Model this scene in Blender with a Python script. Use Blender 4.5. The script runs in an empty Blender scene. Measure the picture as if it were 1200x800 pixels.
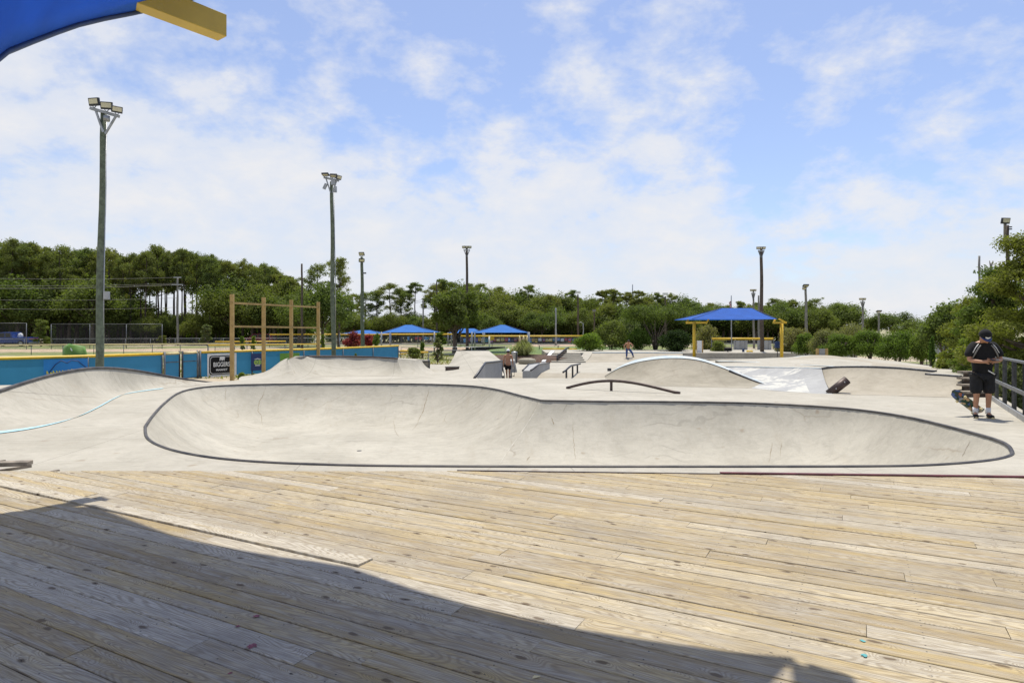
import bpy, bmesh, math, random
import numpy as np
from mathutils import Vector, Matrix, Euler
from mathutils.geometry import tessellate_polygon
R = math.radians
S = bpy.context.scene
C = S.collection
F, HY, H = 760.0, 385.0, 1.6          # focal length in px of a 1200 px wide picture, horizon row, eye height

# ---------------------------------------------------------------- camera, sky, sun, exposure
cam = bpy.data.objects.new('camera', bpy.data.cameras.new('camera')); C.objects.link(cam)
cam.location = (0, 0, H); cam.rotation_euler = (R(90), 0, 0)
cam.data.sensor_width = 36; cam.data.lens = 36*F/1200
cam.data.shift_y = -(400-HY)/1200; cam.data.clip_end = 5000; cam.data.clip_start = .05
S.camera = cam
SUN = Vector((.08, .31, 1)).normalized()
el = math.asin(SUN.z); az = math.atan2(SUN.x, SUN.y)
w = bpy.data.worlds.new('World'); S.world = w; w.use_nodes = True
nt = w.node_tree; nt.nodes.clear()
def N(nt, t, **k):
    n = nt.nodes.new(t)
    for a, b in k.items():
        if a.startswith('i_'): n.inputs[a[2:].replace('_', ' ')].default_value = b
        elif a[0] == 'n' and a[1:].isdigit(): n.inputs[int(a[1:])].default_value = b
        else: setattr(n, a, b)
    return n
def ramp(nt, src, stops, mode='LINEAR'):
    r = nt.nodes.new('ShaderNodeValToRGB'); r.color_ramp.interpolation = mode
    e = r.color_ramp.elements
    while len(e) < len(stops): e.new(.5)
    for q, (p, c) in zip(e, stops):
        q.position = p; q.color = (c, c, c, 1) if not hasattr(c, '__len__') else (*c, 1)
    nt.links.new(src, r.inputs[0]); return r.outputs[0]
def math_(nt, op, a, b=None, clamp=False):
    m = nt.nodes.new('ShaderNodeMath'); m.operation = op; m.use_clamp = clamp
    for i, v in enumerate((a, b)):
        if v is None: continue
        if isinstance(v, (int, float)): m.inputs[i].default_value = v
        else: nt.links.new(v, m.inputs[i])
    return m.outputs[0]
def mixc(nt, f, a, b, mode='MIX'):
    m = nt.nodes.new('ShaderNodeMix'); m.data_type = 'RGBA'; m.blend_type = mode
    for s, v in ((m.inputs[0], f), (m.inputs[6], a), (m.inputs[7], b)):
        if isinstance(v, (int, float)): s.default_value = v
        elif hasattr(v, 'default_value'): nt.links.new(v, s)
        else: s.default_value = (*v, 1) if len(v) == 3 else v
    return m.outputs[2]
sky = N(nt, 'ShaderNodeTexSky', sky_type='NISHITA', sun_disc=False, sun_elevation=el, sun_rotation=az, air_density=1.0, dust_density=.6, ozone_density=2.0)
tc = N(nt, 'ShaderNodeTexCoord')
sep = N(nt, 'ShaderNodeSeparateXYZ'); nt.links.new(tc.outputs['Generated'], sep.inputs[0])
zz = math_(nt, 'ADD', math_(nt, 'MAXIMUM', sep.outputs[2], 0.0), .55)
cx = math_(nt, 'DIVIDE', sep.outputs[0], zz); cy = math_(nt, 'DIVIDE', sep.outputs[1], zz)
cmb = N(nt, 'ShaderNodeCombineXYZ'); nt.links.new(cx, cmb.inputs[0]); nt.links.new(cy, cmb.inputs[1]); nt.links.new(math_(nt, 'MULTIPLY', sep.outputs[2], .9), cmb.inputs[2])
rot = N(nt, 'ShaderNodeMapping'); rot.inputs['Rotation'].default_value = (0, R(-14), 0); rot.inputs['Location'].default_value = (1.3, .4, .2); rot.inputs['Scale'].default_value = (1, 1, 1.25); nt.links.new(cmb.outputs[0], rot.inputs['Vector'])
n1 = N(nt, 'ShaderNodeTexNoise', i_Scale=7.8, i_Detail=13.0, i_Roughness=.6, i_Distortion=.1); nt.links.new(rot.outputs[0], n1.inputs['Vector'])
n2 = N(nt, 'ShaderNodeTexNoise', i_Scale=1.6, i_Detail=3.0); nt.links.new(rot.outputs[0], n2.inputs['Vector'])
hz = ramp(nt, sep.outputs[2], [(0, .36), (.10, .25), (.22, .09), (.42, -.02)])
den = math_(nt, 'ADD', math_(nt, 'ADD', n1.outputs[0], math_(nt, 'MULTIPLY', math_(nt, 'SUBTRACT', n2.outputs[0], .5), .7)), hz)
# a bank of thicker cloud on the left of the view and a clear patch right of the middle
lw = math_(nt, 'MULTIPLY', math_(nt, 'SUBTRACT', .12, sep.outputs[0]), .10)
den = math_(nt, 'ADD', den, lw)
cf = ramp(nt, den, [(.46, .06), (.57, .42), (.68, .82), (.9, .96)])
base = mixc(nt, .14, mixc(nt, 1.0, sky.outputs[0], (2.25, 2.35, 2.75), 'MULTIPLY'), (13.6, 13.8, 14.8))
shade = ramp(nt, n1.outputs[0], [(.4, (12.6, 13.3, 14.6)), (.7, (14.2, 14.2, 14.5))])
col = mixc(nt, cf, base, shade)
bg = N(nt, 'ShaderNodeBackground'); nt.links.new(col, bg.inputs[0]); bg.inputs[1].default_value = .058
wo = N(nt, 'ShaderNodeOutputWorld'); nt.links.new(bg.outputs[0], wo.inputs[0])
sl = bpy.data.lights.new('sun', 'SUN'); sl.energy = 4.9; sl.angle = R(.5); sl.color = (1, .945, .845)
so = bpy.data.objects.new('sun', sl); C.objects.link(so); so.rotation_euler = SUN.to_track_quat('Z', 'Y').to_euler()
S.view_settings.view_transform = 'Standard'; S.view_settings.look = 'None'
S.view_settings.exposure = .06; S.view_settings.gamma = 1; S.view_settings.use_curve_mapping = False
S.render.engine = 'CYCLES'
S.cycles.max_bounces = 6; S.cycles.transparent_max_bounces = 12

# ---------------------------------------------------------------- helpers
def P(px, py, D): return Vector(((px-600)/F*D, D, H-(py-HY)/F*D))
def G(px, py, z=0.0):
    D = (H-z)*F/(py-HY); return Vector(((px-600)/F*D, D, z))
def zb(Y): return -.08-.012*(Y-8)
def DP(px, py, dz=0):
    D = (H+.08-.096-dz)/((py-HY)/F-.012); return Vector(((px-600)/F*D, D, zb(D)+dz))
def X(px, D): return (px-600)/F*D
def Z(py, D): return H-(py-HY)/F*D

class MB:
    def __init__(s): s.v = []; s.f = []; s.s = []
    def add(s, vs, fs, smooth=False):
        o = len(s.v); s.v += [Vector(v) for v in vs]; s.f += [tuple(i+o for i in f) for f in fs]; s.s += [smooth]*len(fs); return s
    def box(s, c, d, rz=0, M=None):
        x, y, z = d[0]/2, d[1]/2, d[2]/2
        vs = [Vector((a*x, b*y, e*z)) for e in (-1, 1) for b in (-1, 1) for a in (-1, 1)]
        m = M or Matrix.Rotation(rz, 3, 'Z')
        vs = [m @ v + Vector(c) for v in vs]
        return s.add(vs, [(0, 2, 3, 1), (4, 5, 7, 6), (0, 1, 5, 4), (2, 6, 7, 3), (0, 4, 6, 2), (1, 3, 7, 5)])
    def bar(s, a, b, wd, ht, up=Vector((0, 0, 1))):
        a = Vector(a); b = Vector(b); d = (b-a); L = d.length; d = d/L
        if abs(d.dot(up)) > .98: up = Vector((0, 1, 0))
        sx = d.cross(up).normalized(); uz = sx.cross(d)
        M = Matrix((sx, d, uz)).transposed()
        return s.box((a+b)/2, (wd, L, ht), M=M)
    def tube(s, pts, r, n=8, close=False, caps=True):
        pts = [Vector(p) for p in pts]; m = len(pts); rs = r if hasattr(r, '__len__') else [r]*m
        vs = []; prev = None
        for i, p in enumerate(pts):
            if close: t = pts[(i+1) % m]-pts[i-1]
            else: t = pts[min(i+1, m-1)]-pts[max(i-1, 0)]
            t.normalize()
            if prev is None:
                up = Vector((0, 0, 1)) if abs(t.z) < .9 else Vector((1, 0, 0))
                a = t.cross(up).normalized()
            else:
                a = (prev-t*prev.dot(t)).normalized()
            prev = a; b = t.cross(a)
            for k in range(n):
                q = 2*math.pi*k/n; vs.append(p+(a*math.cos(q)+b*math.sin(q))*rs[i])
        fs = []
        for i in range(m if close else m-1):
            j = (i+1) % m
            for k in range(n): fs.append((i*n+k, i*n+(k+1) % n, j*n+(k+1) % n, j*n+k))
        s.add(vs, fs, True)
        if caps and not close:
            o = len(s.v)-len(vs)
            s.f.append(tuple(o+k for k in reversed(range(n)))); s.s.append(False)
            s.f.append(tuple(o+(m-1)*n+k for k in range(n))); s.s.append(False)
        return s
    def poly(s, pts): return s.add(pts, [tuple(range(len(pts)))])
    def prism(s, outline, a, b):      # outline of (u,v) swept from frame a to b: each a function (u,v)->Vector
        n = len(outline); va = [a(u, v) for u, v in outline]; vb = [b(u, v) for u, v in outline]
        return s.add(va+vb, [tuple(range(n)), tuple(reversed(range(n, 2*n)))]+[(i, i+n, (i+1) % n+n, (i+1) % n) for i in range(n)])
    def lathe(s, prof, c, n=24, sm=True):
        vs = []
        for r, z in prof:
            for k in range(n):
                q = 2*math.pi*k/n; vs.append(Vector(c)+Vector((r*math.cos(q), r*math.sin(q), z)))
        fs = [(i*n+k, i*n+(k+1) % n, (i+1)*n+(k+1) % n, (i+1)*n+k) for i in range(len(prof)-1) for k in range(n)]
        s.add(vs, fs, sm)
        o = len(s.v)-len(vs)
        if prof[0][0] > 1e-4: s.f.append(tuple(o+k for k in reversed(range(n)))); s.s.append(False)
        if prof[-1][0] > 1e-4: s.f.append(tuple(o+(len(prof)-1)*n+k for k in range(n))); s.s.append(False)
        return s
    def sphere(s, c, r, n=12, m=8):
        rr = Vector(r) if hasattr(r, '__len__') else Vector((r, r, r)); vs = []
        for i in range(m+1):
            a = math.pi*i/m
            for k in range(n):
                b = 2*math.pi*k/n
                vs.append(Vector(c)+Vector((rr.x*math.sin(a)*math.cos(b), rr.y*math.sin(a)*math.sin(b), rr.z*math.cos(a))))
        return s.add(vs, [(i*n+k, (i+1)*n+k, (i+1)*n+(k+1) % n, i*n+(k+1) % n) for i in range(m) for k in range(n)], True)
    def loft(s, A, B, prof, smooth=True):
        # rows between curves A (low) and B (high); prof: list of (t horizontal, u vertical)
        A = resample(A, 40); B = resample(B, 40); n = len(A); vs = []
        for t, u in prof:
            for a, b in zip(A, B):
                vs.append(Vector((a.x+(b.x-a.x)*t, a.y+(b.y-a.y)*t, a.z+(b.z-a.z)*u)))
        return s.add(vs, [(i*n+k, i*n+k+1, (i+1)*n+k+1, (i+1)*n+k) for i in range(len(prof)-1) for k in range(n-1)], smooth)
    def build(s, name, mat, parent=None, bevel=0):
        me = bpy.data.meshes.new(name)
        off = wl(parent) if parent else Vector((0, 0, 0))
        me.from_pydata([v-off for v in s.v], [], s.f)
        bm = bmesh.new(); bm.from_mesh(me); bmesh.ops.recalc_face_normals(bm, faces=bm.faces)
        bm.to_mesh(me); bm.free()
        me.polygons.foreach_set('use_smooth', s.s if len(s.s) == len(me.polygons) else [False]*len(me.polygons))
        o = bpy.data.objects.new(name, me); C.objects.link(o)
        for m in (mat if isinstance(mat, (list, tuple)) else [mat]): me.materials.append(m)
        if parent: o.parent = parent
        if bevel:
            b = o.modifiers.new('bevel', 'BEVEL'); b.width = bevel; b.segments = 2; b.limit_method = 'ANGLE'
        return o
def wl(o):
    v = Vector((0, 0, 0))
    while o: v += o.location; o = o.parent
    return v
def resample(pts, n):
    pts = catmull(pts, 6) if len(pts) > 2 else [Vector(p) for p in pts]
    L = [0]
    for a, b in zip(pts, pts[1:]): L.append(L[-1]+(b-a).length)
    out = []; j = 0
    for i in range(n):
        t = L[-1]*i/(n-1)
        while j < len(L)-2 and L[j+1] < t: j += 1
        f = (t-L[j])/max(L[j+1]-L[j], 1e-9); out.append(pts[j].lerp(pts[j+1], min(max(f, 0), 1)))
    return out
def catmull(pts, k, close=False):
    pts = [Vector(p) for p in pts]; n = len(pts); out = []
    for i in range(n if close else n-1):
        g = (lambda j: pts[j % n]) if close else (lambda j: pts[min(max(j, 0), n-1)])
        p0, p1, p2, p3 = g(i-1), g(i), g(i+1), g(i+2)
        for q in range(k):
            t = q/k
            out.append(.5*((2*p1)+(p2-p0)*t+(2*p0-5*p1+4*p2-p3)*t*t+(3*p1-p0-3*p2+p3)*t**3))
    if not close: out.append(pts[-1])
    return out
QP = [(1-math.cos(a), 1-math.sin(a)) for a in []]
def quarter(k=10, steep=70):           # concave transition: flat at the toe, steep at the lip
    m = R(steep); return [(math.sin(m*i/k)/math.sin(m), (1-math.cos(m*i/k))/(1-math.cos(m))) for i in range(k+1)]
def thing(name, label, cat, loc=(0, 0, 0), group=None):
    o = bpy.data.objects.new(name, None); C.objects.link(o); o.location = loc; o.empty_display_size = .2
    return tag(o, label, cat, group)
def tag(o, label=None, cat=None, group=None, kind=None):
    if label: o['label'] = label
    if cat: o['category'] = cat
    if group: o['group'] = group
    if kind: o['kind'] = kind
    return o
def struct(o): o['kind'] = 'structure'; return o
def dup(root, loc, rz=0, sc=1, label=None, group=None):
    r = root.copy(); C.objects.link(r); r.location = loc; r.rotation_euler = (0, 0, rz)
    r.scale = sc if hasattr(sc, '__len__') else (sc, sc, sc)
    if label: r['label'] = label
    if group: r['group'] = group
    def rec(a, b):
        for ch in a.children:
            c = ch.copy(); C.objects.link(c); c.parent = b; rec(ch, c)
    rec(root, r); return r

# ---------------------------------------------------------------- materials
def mat(name, col, rough=.6, metal=0, noise=0, nscale=5, spec=.5, bump=0, bscale=60, col2=None, sss=0):
    m = bpy.data.materials.new(name); m.use_nodes = True; t = m.node_tree; b = t.nodes['Principled BSDF']
    b.inputs['Roughness'].default_value = rough; b.inputs['Metallic'].default_value = metal
    b.inputs['Specular IOR Level'].default_value = spec
    tc = N(t, 'ShaderNodeTexCoord')
    n = N(t, 'ShaderNodeTexNoise', i_Scale=nscale, i_Detail=6.0, i_Roughness=.6); t.links.new(tc.outputs['Object'], n.inputs['Vector'])
    c2 = col2 or tuple(max(0, c*(1-noise)) for c in col); c1 = col if col2 else tuple(min(1, c*(1+noise*.5)) for c in col)
    r = ramp(t, n.outputs[0], [(.35, c2), (.65, c1)]); t.links.new(r, b.inputs['Base Color'])
    if bump:
        n3 = N(t, 'ShaderNodeTexNoise', i_Scale=bscale, i_Detail=4.0); t.links.new(tc.outputs['Object'], n3.inputs['Vector'])
        bp = N(t, 'ShaderNodeBump', i_Strength=bump, i_Distance=.01); t.links.new(n3.outputs[0], bp.inputs['Height']); t.links.new(bp.outputs[0], b.inputs['Normal'])
    return m
def concrete(name, light=(.45, .42, .35), dark=(.345, .32, .26), stain=(.30, .24, .16), stain_amt=.35, cracks=True, patch=None, joint=0):
    m = bpy.data.materials.new(name); m.use_nodes = True; t = m.node_tree; b = t.nodes['Principled BSDF']
    b.inputs['Roughness'].default_value = .8; b.inputs['Specular IOR Level'].default_value = .3
    g = N(t, 'ShaderNodeNewGeometry'); pos = g.outputs['Position']
    a = N(t, 'ShaderNodeTexNoise', i_Scale=.55, i_Detail=8.0, i_Roughness=.62, i_Distortion=.6); t.links.new(pos, a.inputs['Vector'])
    c = mixc(t, ramp(t, a.outputs[0], [(.35, 0.0), (.66, 1.0)]), dark, light)
    # trowel streaks
    mp = N(t, 'ShaderNodeMapping'); mp.inputs['Scale'].default_value = (1.2, 5, 5); mp.inputs['Rotation'].default_value = (0, 0, .5); t.links.new(pos, mp.inputs['Vector'])
    s2 = N(t, 'ShaderNodeTexNoise', i_Scale=1.6, i_Detail=7.0, i_Roughness=.7, i_Distortion=1.2); t.links.new(mp.outputs[0], s2.inputs['Vector'])
    c = mixc(t, math_(t, 'MULTIPLY', ramp(t, s2.outputs[0], [(.42, 0.0), (.72, 1.0)]), .3), c, tuple(min(1, x*1.22) for x in light))
    # run-off stains below the lip: streaks that follow the fall of the wall
    mp3 = N(t, 'ShaderNodeMapping'); mp3.inputs['Scale'].default_value = (2.6, .5, .35); t.links.new(pos, mp3.inputs['Vector'])
    s3 = N(t, 'ShaderNodeTexNoise', i_Scale=1.5, i_Detail=6.0, i_Roughness=.65); t.links.new(mp3.outputs[0], s3.inputs['Vector'])
    c = mixc(t, math_(t, 'MULTIPLY', ramp(t, s3.outputs[0], [(.55, 0.0), (.8, 1.0)]), stain_amt), c, stain)
    fine = N(t, 'ShaderNodeTexNoise', i_Scale=28, i_Detail=5.0, i_Roughness=.75); t.links.new(pos, fine.inputs['Vector'])
    c = mixc(t, math_(t, 'MULTIPLY', ramp(t, fine.outputs[0], [(.35, 1.0), (.6, 0.0)]), .16), c, tuple(x*.55 for x in dark))
    # scattered rust and wheel marks
    sc = N(t, 'ShaderNodeTexVoronoi', i_Scale=1.3, feature='F1'); t.links.new(pos, sc.inputs['Vector'])
    dis = N(t, 'ShaderNodeTexNoise', i_Scale=9, i_Detail=3.0); t.links.new(pos, dis.inputs['Vector'])
    sp = math_(t, 'ADD', sc.outputs['Distance'], math_(t, 'MULTIPLY', dis.outputs[0], .16))
    c = mixc(t, math_(t, 'MULTIPLY', ramp(t, sp, [(.11, 1.0), (.17, 0.0)]), .45), c, (.22, .15, .085))
    wv = N(t, 'ShaderNodeTexWave', wave_type='RINGS', i_Scale=.9, i_Distortion=14.0, i_Detail=4.0, i_Detail_Scale=.7); t.links.new(pos, wv.inputs['Vector'])
    wm = N(t, 'ShaderNodeTexNoise', i_Scale=.8, i_Detail=3.0); t.links.new(pos, wm.inputs['Vector'])
    c = mixc(t, math_(t, 'MULTIPLY', ramp(t, wv.outputs[0], [(.93, 0.0), (.985, 1.0)]), ramp(t, wm.outputs[0], [(.5, 0.0), (.65, .3)])), c, tuple(x*.45 for x in dark))
    cl_ = N(t, 'ShaderNodeTexNoise', i_Scale=3.2, i_Detail=8.0, i_Roughness=.75, i_Distortion=.8); t.links.new(pos, cl_.inputs['Vector'])
    c = mixc(t, math_(t, 'MULTIPLY', ramp(t, cl_.outputs[0], [(.38, 1.0), (.52, 0.0)]), .28), c, tuple(x*.72 for x in dark))
    if cracks:
        vr = N(t, 'ShaderNodeTexVoronoi', i_Scale=.30, feature='DISTANCE_TO_EDGE')
        dn = N(t, 'ShaderNodeTexNoise', i_Scale=2.2, i_Detail=5.0); t.links.new(pos, dn.inputs['Vector'])
        vm = N(t, 'ShaderNodeVectorMath', operation='MULTIPLY_ADD'); t.links.new(dn.outputs['Color'], vm.inputs[0]); vm.inputs[1].default_value = (.35, .35, .35); t.links.new(pos, vm.inputs[2])
        t.links.new(vm.outputs[0], vr.inputs['Vector'])
        mk = N(t, 'ShaderNodeTexNoise', i_Scale=.5, i_Detail=2.0); t.links.new(pos, mk.inputs['Vector'])
        k = math_(t, 'MULTIPLY', ramp(t, vr.outputs['Distance'], [(.0015, 1.0), (.006, 0.0)]), ramp(t, mk.outputs[0], [(.52, 0.0), (.62, .45)]))
        c = mixc(t, k, c, (.17, .12, .07))
    if joint:
        sx_ = N(t, 'ShaderNodeSeparateXYZ'); t.links.new(pos, sx_.inputs[0])
        jx = math_(t, 'LESS_THAN', math_(t, 'ABSOLUTE', math_(t, 'SUBTRACT', math_(t, 'FRACT', math_(t, 'DIVIDE', math_(t, 'ADD', sx_.outputs[0], math_(t, 'MULTIPLY', sx_.outputs[1], .12)), joint)), .5)), .0022)
        jy = math_(t, 'LESS_THAN', math_(t, 'ABSOLUTE', math_(t, 'SUBTRACT', math_(t, 'FRACT', math_(t, 'DIVIDE', math_(t, 'ADD', sx_.outputs[1], math_(t, 'MULTIPLY', sx_.outputs[0], -.12)), joint*1.3)), .5)), .0022)
        c = mixc(t, math_(t, 'MULTIPLY', math_(t, 'MAXIMUM', jx, jy), .5), c, tuple(x*.4 for x in dark))
    if patch:
        pn = N(t, 'ShaderNodeTexNoise', i_Scale=1.1, i_Detail=9.0, i_Roughness=.7, i_Distortion=.5); t.links.new(pos, pn.inputs['Vector'])
        c = mixc(t, ramp(t, pn.outputs[0], [(.5, 0.0), (.535, 1.0)]), c, patch)
    t.links.new(c, b.inputs['Base Color'])
    bp = N(t, 'ShaderNodeBump', i_Strength=.25, i_Distance=.01); t.links.new(fine.outputs[0], bp.inputs['Height']); t.links.new(bp.outputs[0], b.inputs['Normal'])
    return m
M = {}
M['conc'] = concrete('concrete_pale', stain_amt=.25, joint=3.3)
M['bowl'] = concrete('concrete_bowl', light=(.46, .43, .355), dark=(.35, .325, .265), stain_amt=.3)
M['hump'] = concrete('concrete_dirty', light=(.36, .325, .255), dark=(.25, .225, .17), stain=(.16, .125, .085), stain_amt=.45)
M['tan'] = concrete('concrete_tan', light=(.40, .36, .285), dark=(.31, .275, .21), stain_amt=.2, cracks=False)
M['gpaint'] = concrete('concrete_grey_paint', light=(.40, .40, .385), dark=(.31, .31, .305), stain=(.3, .31, .32), stain_amt=.3, cracks=False)
M['wpaint'] = concrete('concrete_white_paint', light=(.74, .74, .70), dark=(.55, .56, .54), stain_amt=.2, cracks=False)
M['blueline'] = mat('pale_blue_paint', (.38, .60, .66), .8, noise=.25, nscale=14)
M['bluewhite'] = mat('worn_blue_white_paint', (.54, .56, .54), .85, nscale=5, col2=(.38, .46, .50))
M['steel'] = mat('dark_steel', (.06, .062, .07), .42, .6, noise=.5, nscale=12)
M['steelworn'] = mat('worn_coping_steel', (.035, .035, .04), .55, .3, nscale=3, col2=(.11, .10, .09))
M['brown'] = mat('brown_steel', (.075, .05, .042), .5, .3, noise=.4, nscale=10)
M['redsteel'] = mat('oxide_red_steel', (.15, .04, .045), .55, .1, noise=.5, nscale=5)
M['galv'] = mat('galvanised_steel', (.36, .37, .38), .45, .6, noise=.25)
M['dgalv'] = mat('dull_galvanised_steel', (.17, .18, .19), .5, .5, noise=.25)
M['yellow'] = mat('yellow_paint', (.72, .47, .03), .45, noise=.12)
M['yarm'] = mat('yellow_arm_paint', (.62, .44, .06), .4, noise=.08, nscale=3)
M['cream'] = mat('faded_yellow_plastic', (.66, .55, .28), .6, noise=.15)
M['black'] = mat('black_cloth', (.007, .007, .008), .95, noise=.4, nscale=20)
M['short'] = mat('charcoal_cloth', (.014, .0145, .016), .95, noise=.4, nscale=16)
M['white'] = mat('white_paint', (.75, .75, .73), .6, noise=.1)
M['whitecloth'] = mat('white_cloth', (.72, .72, .72), .9, noise=.1)
M['skin'] = mat('tanned_skin', (.42, .21, .12), .55, noise=.12, nscale=12)
M['hair'] = mat('dark_hair', (.02, .014, .01), .7, noise=.4, nscale=60)
M['navy'] = mat('navy_plastic', (.02, .045, .13), .5, noise=.2)
M['jeans'] = mat('blue_cloth', (.045, .09, .26), .9, noise=.35, nscale=14)
M['greenpole'] = mat('treated_pole_wood', (.155, .185, .125), .85, noise=.4, nscale=7, col2=(.08, .095, .065), bump=.5, bscale=30)
M['brownpole'] = mat('dark_pole_wood', (.10, .075, .055), .85, noise=.4, nscale=5)
M['greypole'] = mat('grey_pole', (.22, .21, .19), .8, noise=.3, nscale=4)
M['post'] = mat('new_pine_post', (.50, .34, .13), .75, nscale=3, col2=(.36, .235, .085))
M['phone'] = mat('phone_case', (.012, .012, .014), .6)
M['glass'] = mat('dark_glass', (.02, .025, .03), .08, noise=.1)
M['lamp'] = mat('floodlight_glass', (.62, .58, .42), .15, noise=.15, nscale=30)
M['carblue'] = mat('blue_car_paint', (.015, .05, .22), .25, noise=.05)
M['carred'] = mat('red_car_paint', (.28, .02, .03), .25, noise=.05)
M['tyre'] = mat('tyre_rubber', (.02, .02, .02), .85, noise=.2)
M['mulch'] = mat('brown_mulch', (.10, .058, .038), .95, noise=.6, nscale=9, bump=.8, bscale=25)
M['bark'] = mat('grey_bark', (.13, .10, .075), .95, noise=.5, nscale=4, bump=.5, bscale=12)
M['pinebark'] = mat('pine_bark', (.095, .07, .055), .95, noise=.5, nscale=3)
M['graywood'] = mat('weathered_plank', (.26, .22, .17), .85, noise=.5, nscale=6)
M['plastic_green'] = mat('green_nylon', (.10, .22, .03), .6, noise=.25, nscale=2)
M['asphalt'] = mat('asphalt', (.07, .07, .07), .9, noise=.25)
M['dirt'] = mat('sandy_dirt', (.44, .33, .22), .95, noise=.3, nscale=1.2)
def cloth_mat(name, col, trans=.3):
    m = mat(name, col, .85, noise=.14, nscale=1.6, bump=.25, bscale=150); t = m.node_tree; b = t.nodes['Principled BSDF']
    tr = N(t, 'ShaderNodeBsdfTranslucent'); tr.inputs[0].default_value = (*[min(1, c*1.3) for c in col], 1)
    mx = N(t, 'ShaderNodeMixShader', n0=trans); t.links.new(b.outputs[0], mx.inputs[1]); t.links.new(tr.outputs[0], mx.inputs[2])
    t.links.new(mx.outputs[0], t.nodes['Material Output'].inputs[0]); return m
M['bluefab'] = cloth_mat('blue_shade_cloth', (.012, .095, .42), .25)
M['bigfab'] = cloth_mat('overhead_blue_cloth', (.010, .15, .72), .26)
M['bluefab2'] = cloth_mat('bright_blue_shade_cloth', (.03, .17, .55), .3)
M['screen'] = cloth_mat('blue_windscreen_mesh', (.045, .21, .38), .45)
M['bannerblue'] = mat('blue_banner_vinyl', (.015, .22, .62), .5, noise=.12, nscale=2)
M['bannernavy'] = mat('navy_banner_vinyl', (.015, .04, .15), .5, noise=.1)
M['bannergreen'] = mat('green_banner_vinyl', (.16, .34, .05), .5, noise=.1)
M['yprint'] = mat('yellow_print', (.75, .62, .05), .6)
M['gprint'] = mat('green_print', (.42, .62, .10), .6)
def chain_mat(name, col=(.22, .23, .24), dens=.3, scale=9):
    m = bpy.data.materials.new(name); m.use_nodes = True; t = m.node_tree; b = t.nodes['Principled BSDF']
    b.inputs['Base Color'].default_value = (*col, 1); b.inputs['Metallic'].default_value = .3; b.inputs['Roughness'].default_value = .5
    uv = N(t, 'ShaderNodeUVMap'); sp = N(t, 'ShaderNodeSeparateXYZ'); t.links.new(uv.outputs[0], sp.inputs[0])
    def line(sgn):
        s = math_(t, 'FRACT', math_(t, 'MULTIPLY', math_(t, 'ADD', sp.outputs[0], math_(t, 'MULTIPLY', sp.outputs[1], sgn)), scale))
        return math_(t, 'LESS_THAN', s, dens/2)
    k = math_(t, 'MAXIMUM', line(1.0), line(-1.0))
    tr = N(t, 'ShaderNodeBsdfTransparent'); mx = N(t, 'ShaderNodeMixShader')
    t.links.new(k, mx.inputs[0]); t.links.new(tr.outputs[0], mx.inputs[1]); t.links.new(b.outputs[0], mx.inputs[2])
    t.links.new(mx.outputs[0], t.nodes['Material Output'].inputs[0]); return m
M['chain'] = chain_mat('chain_link', dens=.12)
M['darkchain'] = chain_mat('dark_chain_link', (.05, .055, .06), .2)
def leaf_mat(name, c1, c2, dry=None):
    m = bpy.data.materials.new(name); m.use_nodes = True; t = m.node_tree; b = t.nodes['Principled BSDF']
    b.inputs['Roughness'].default_value = .75; b.inputs['Specular IOR Level'].default_value = .15
    g = N(t, 'ShaderNodeNewGeometry'); oi = N(t, 'ShaderNodeObjectInfo')
    a = N(t, 'ShaderNodeAttribute', attribute_name='tone')
    c = mixc(t, a.outputs['Fac'], c1, c2)
    c = mixc(t, math_(t, 'MULTIPLY', oi.outputs['Random'], .55), c, tuple(x*k for x, k in zip(c2, (1.25, .95, .75))))
    if dry: c = mixc(t, ramp(t, a.outputs['Fac'], [(dry[1], 0.0), (min(dry[1]+.02, 1), 1.0)]), c, dry[0])
    t.links.new(c, b.inputs['Base Color'])
    tr = N(t, 'ShaderNodeBsdfTranslucent'); t.links.new(mixc(t, 1.0, c, (1.5, 1.7, .6), 'MULTIPLY'), tr.inputs[0])
    mx = N(t, 'ShaderNodeMixShader', n0=.38); t.links.new(b.outputs[0], mx.inputs[1]); t.links.new(tr.outputs[0], mx.inputs[2])
    t.links.new(mx.outputs[0], t.nodes['Material Output'].inputs[0]); return m
M['pine'] = leaf_mat('pine_needles', (.085, .115, .038), (.18, .215, .075))
M['leaf'] = leaf_mat('broad_leaves', (.07, .105, .026), (.16, .20, .06))
M['oak'] = leaf_mat('oak_leaves', (.06, .09, .024), (.12, .16, .048))
M['hedge'] = leaf_mat('hedge_leaves', (.045, .09, .018), (.12, .19, .038))
M['bright'] = leaf_mat('yellow_green_leaves', (.07, .13, .02), (.19, .26, .045))
M['cedar'] = leaf_mat('cedar_sprays', (.055, .09, .022), (.17, .215, .055))
M['redleaf'] = leaf_mat('red_blossom_leaves', (.10, .05, .03), (.30, .04, .06))
M['palegrass'] = leaf_mat('pampas_blades', (.13, .16, .05), (.30, .32, .14))
M['dryleaf'] = leaf_mat('grey_twigs_and_leaves', (.08, .12, .04), (.20, .21, .11))
M['darkleaf'] = leaf_mat('dark_evergreen_leaves', (.014, .032, .009), (.035, .06, .018))
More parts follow.
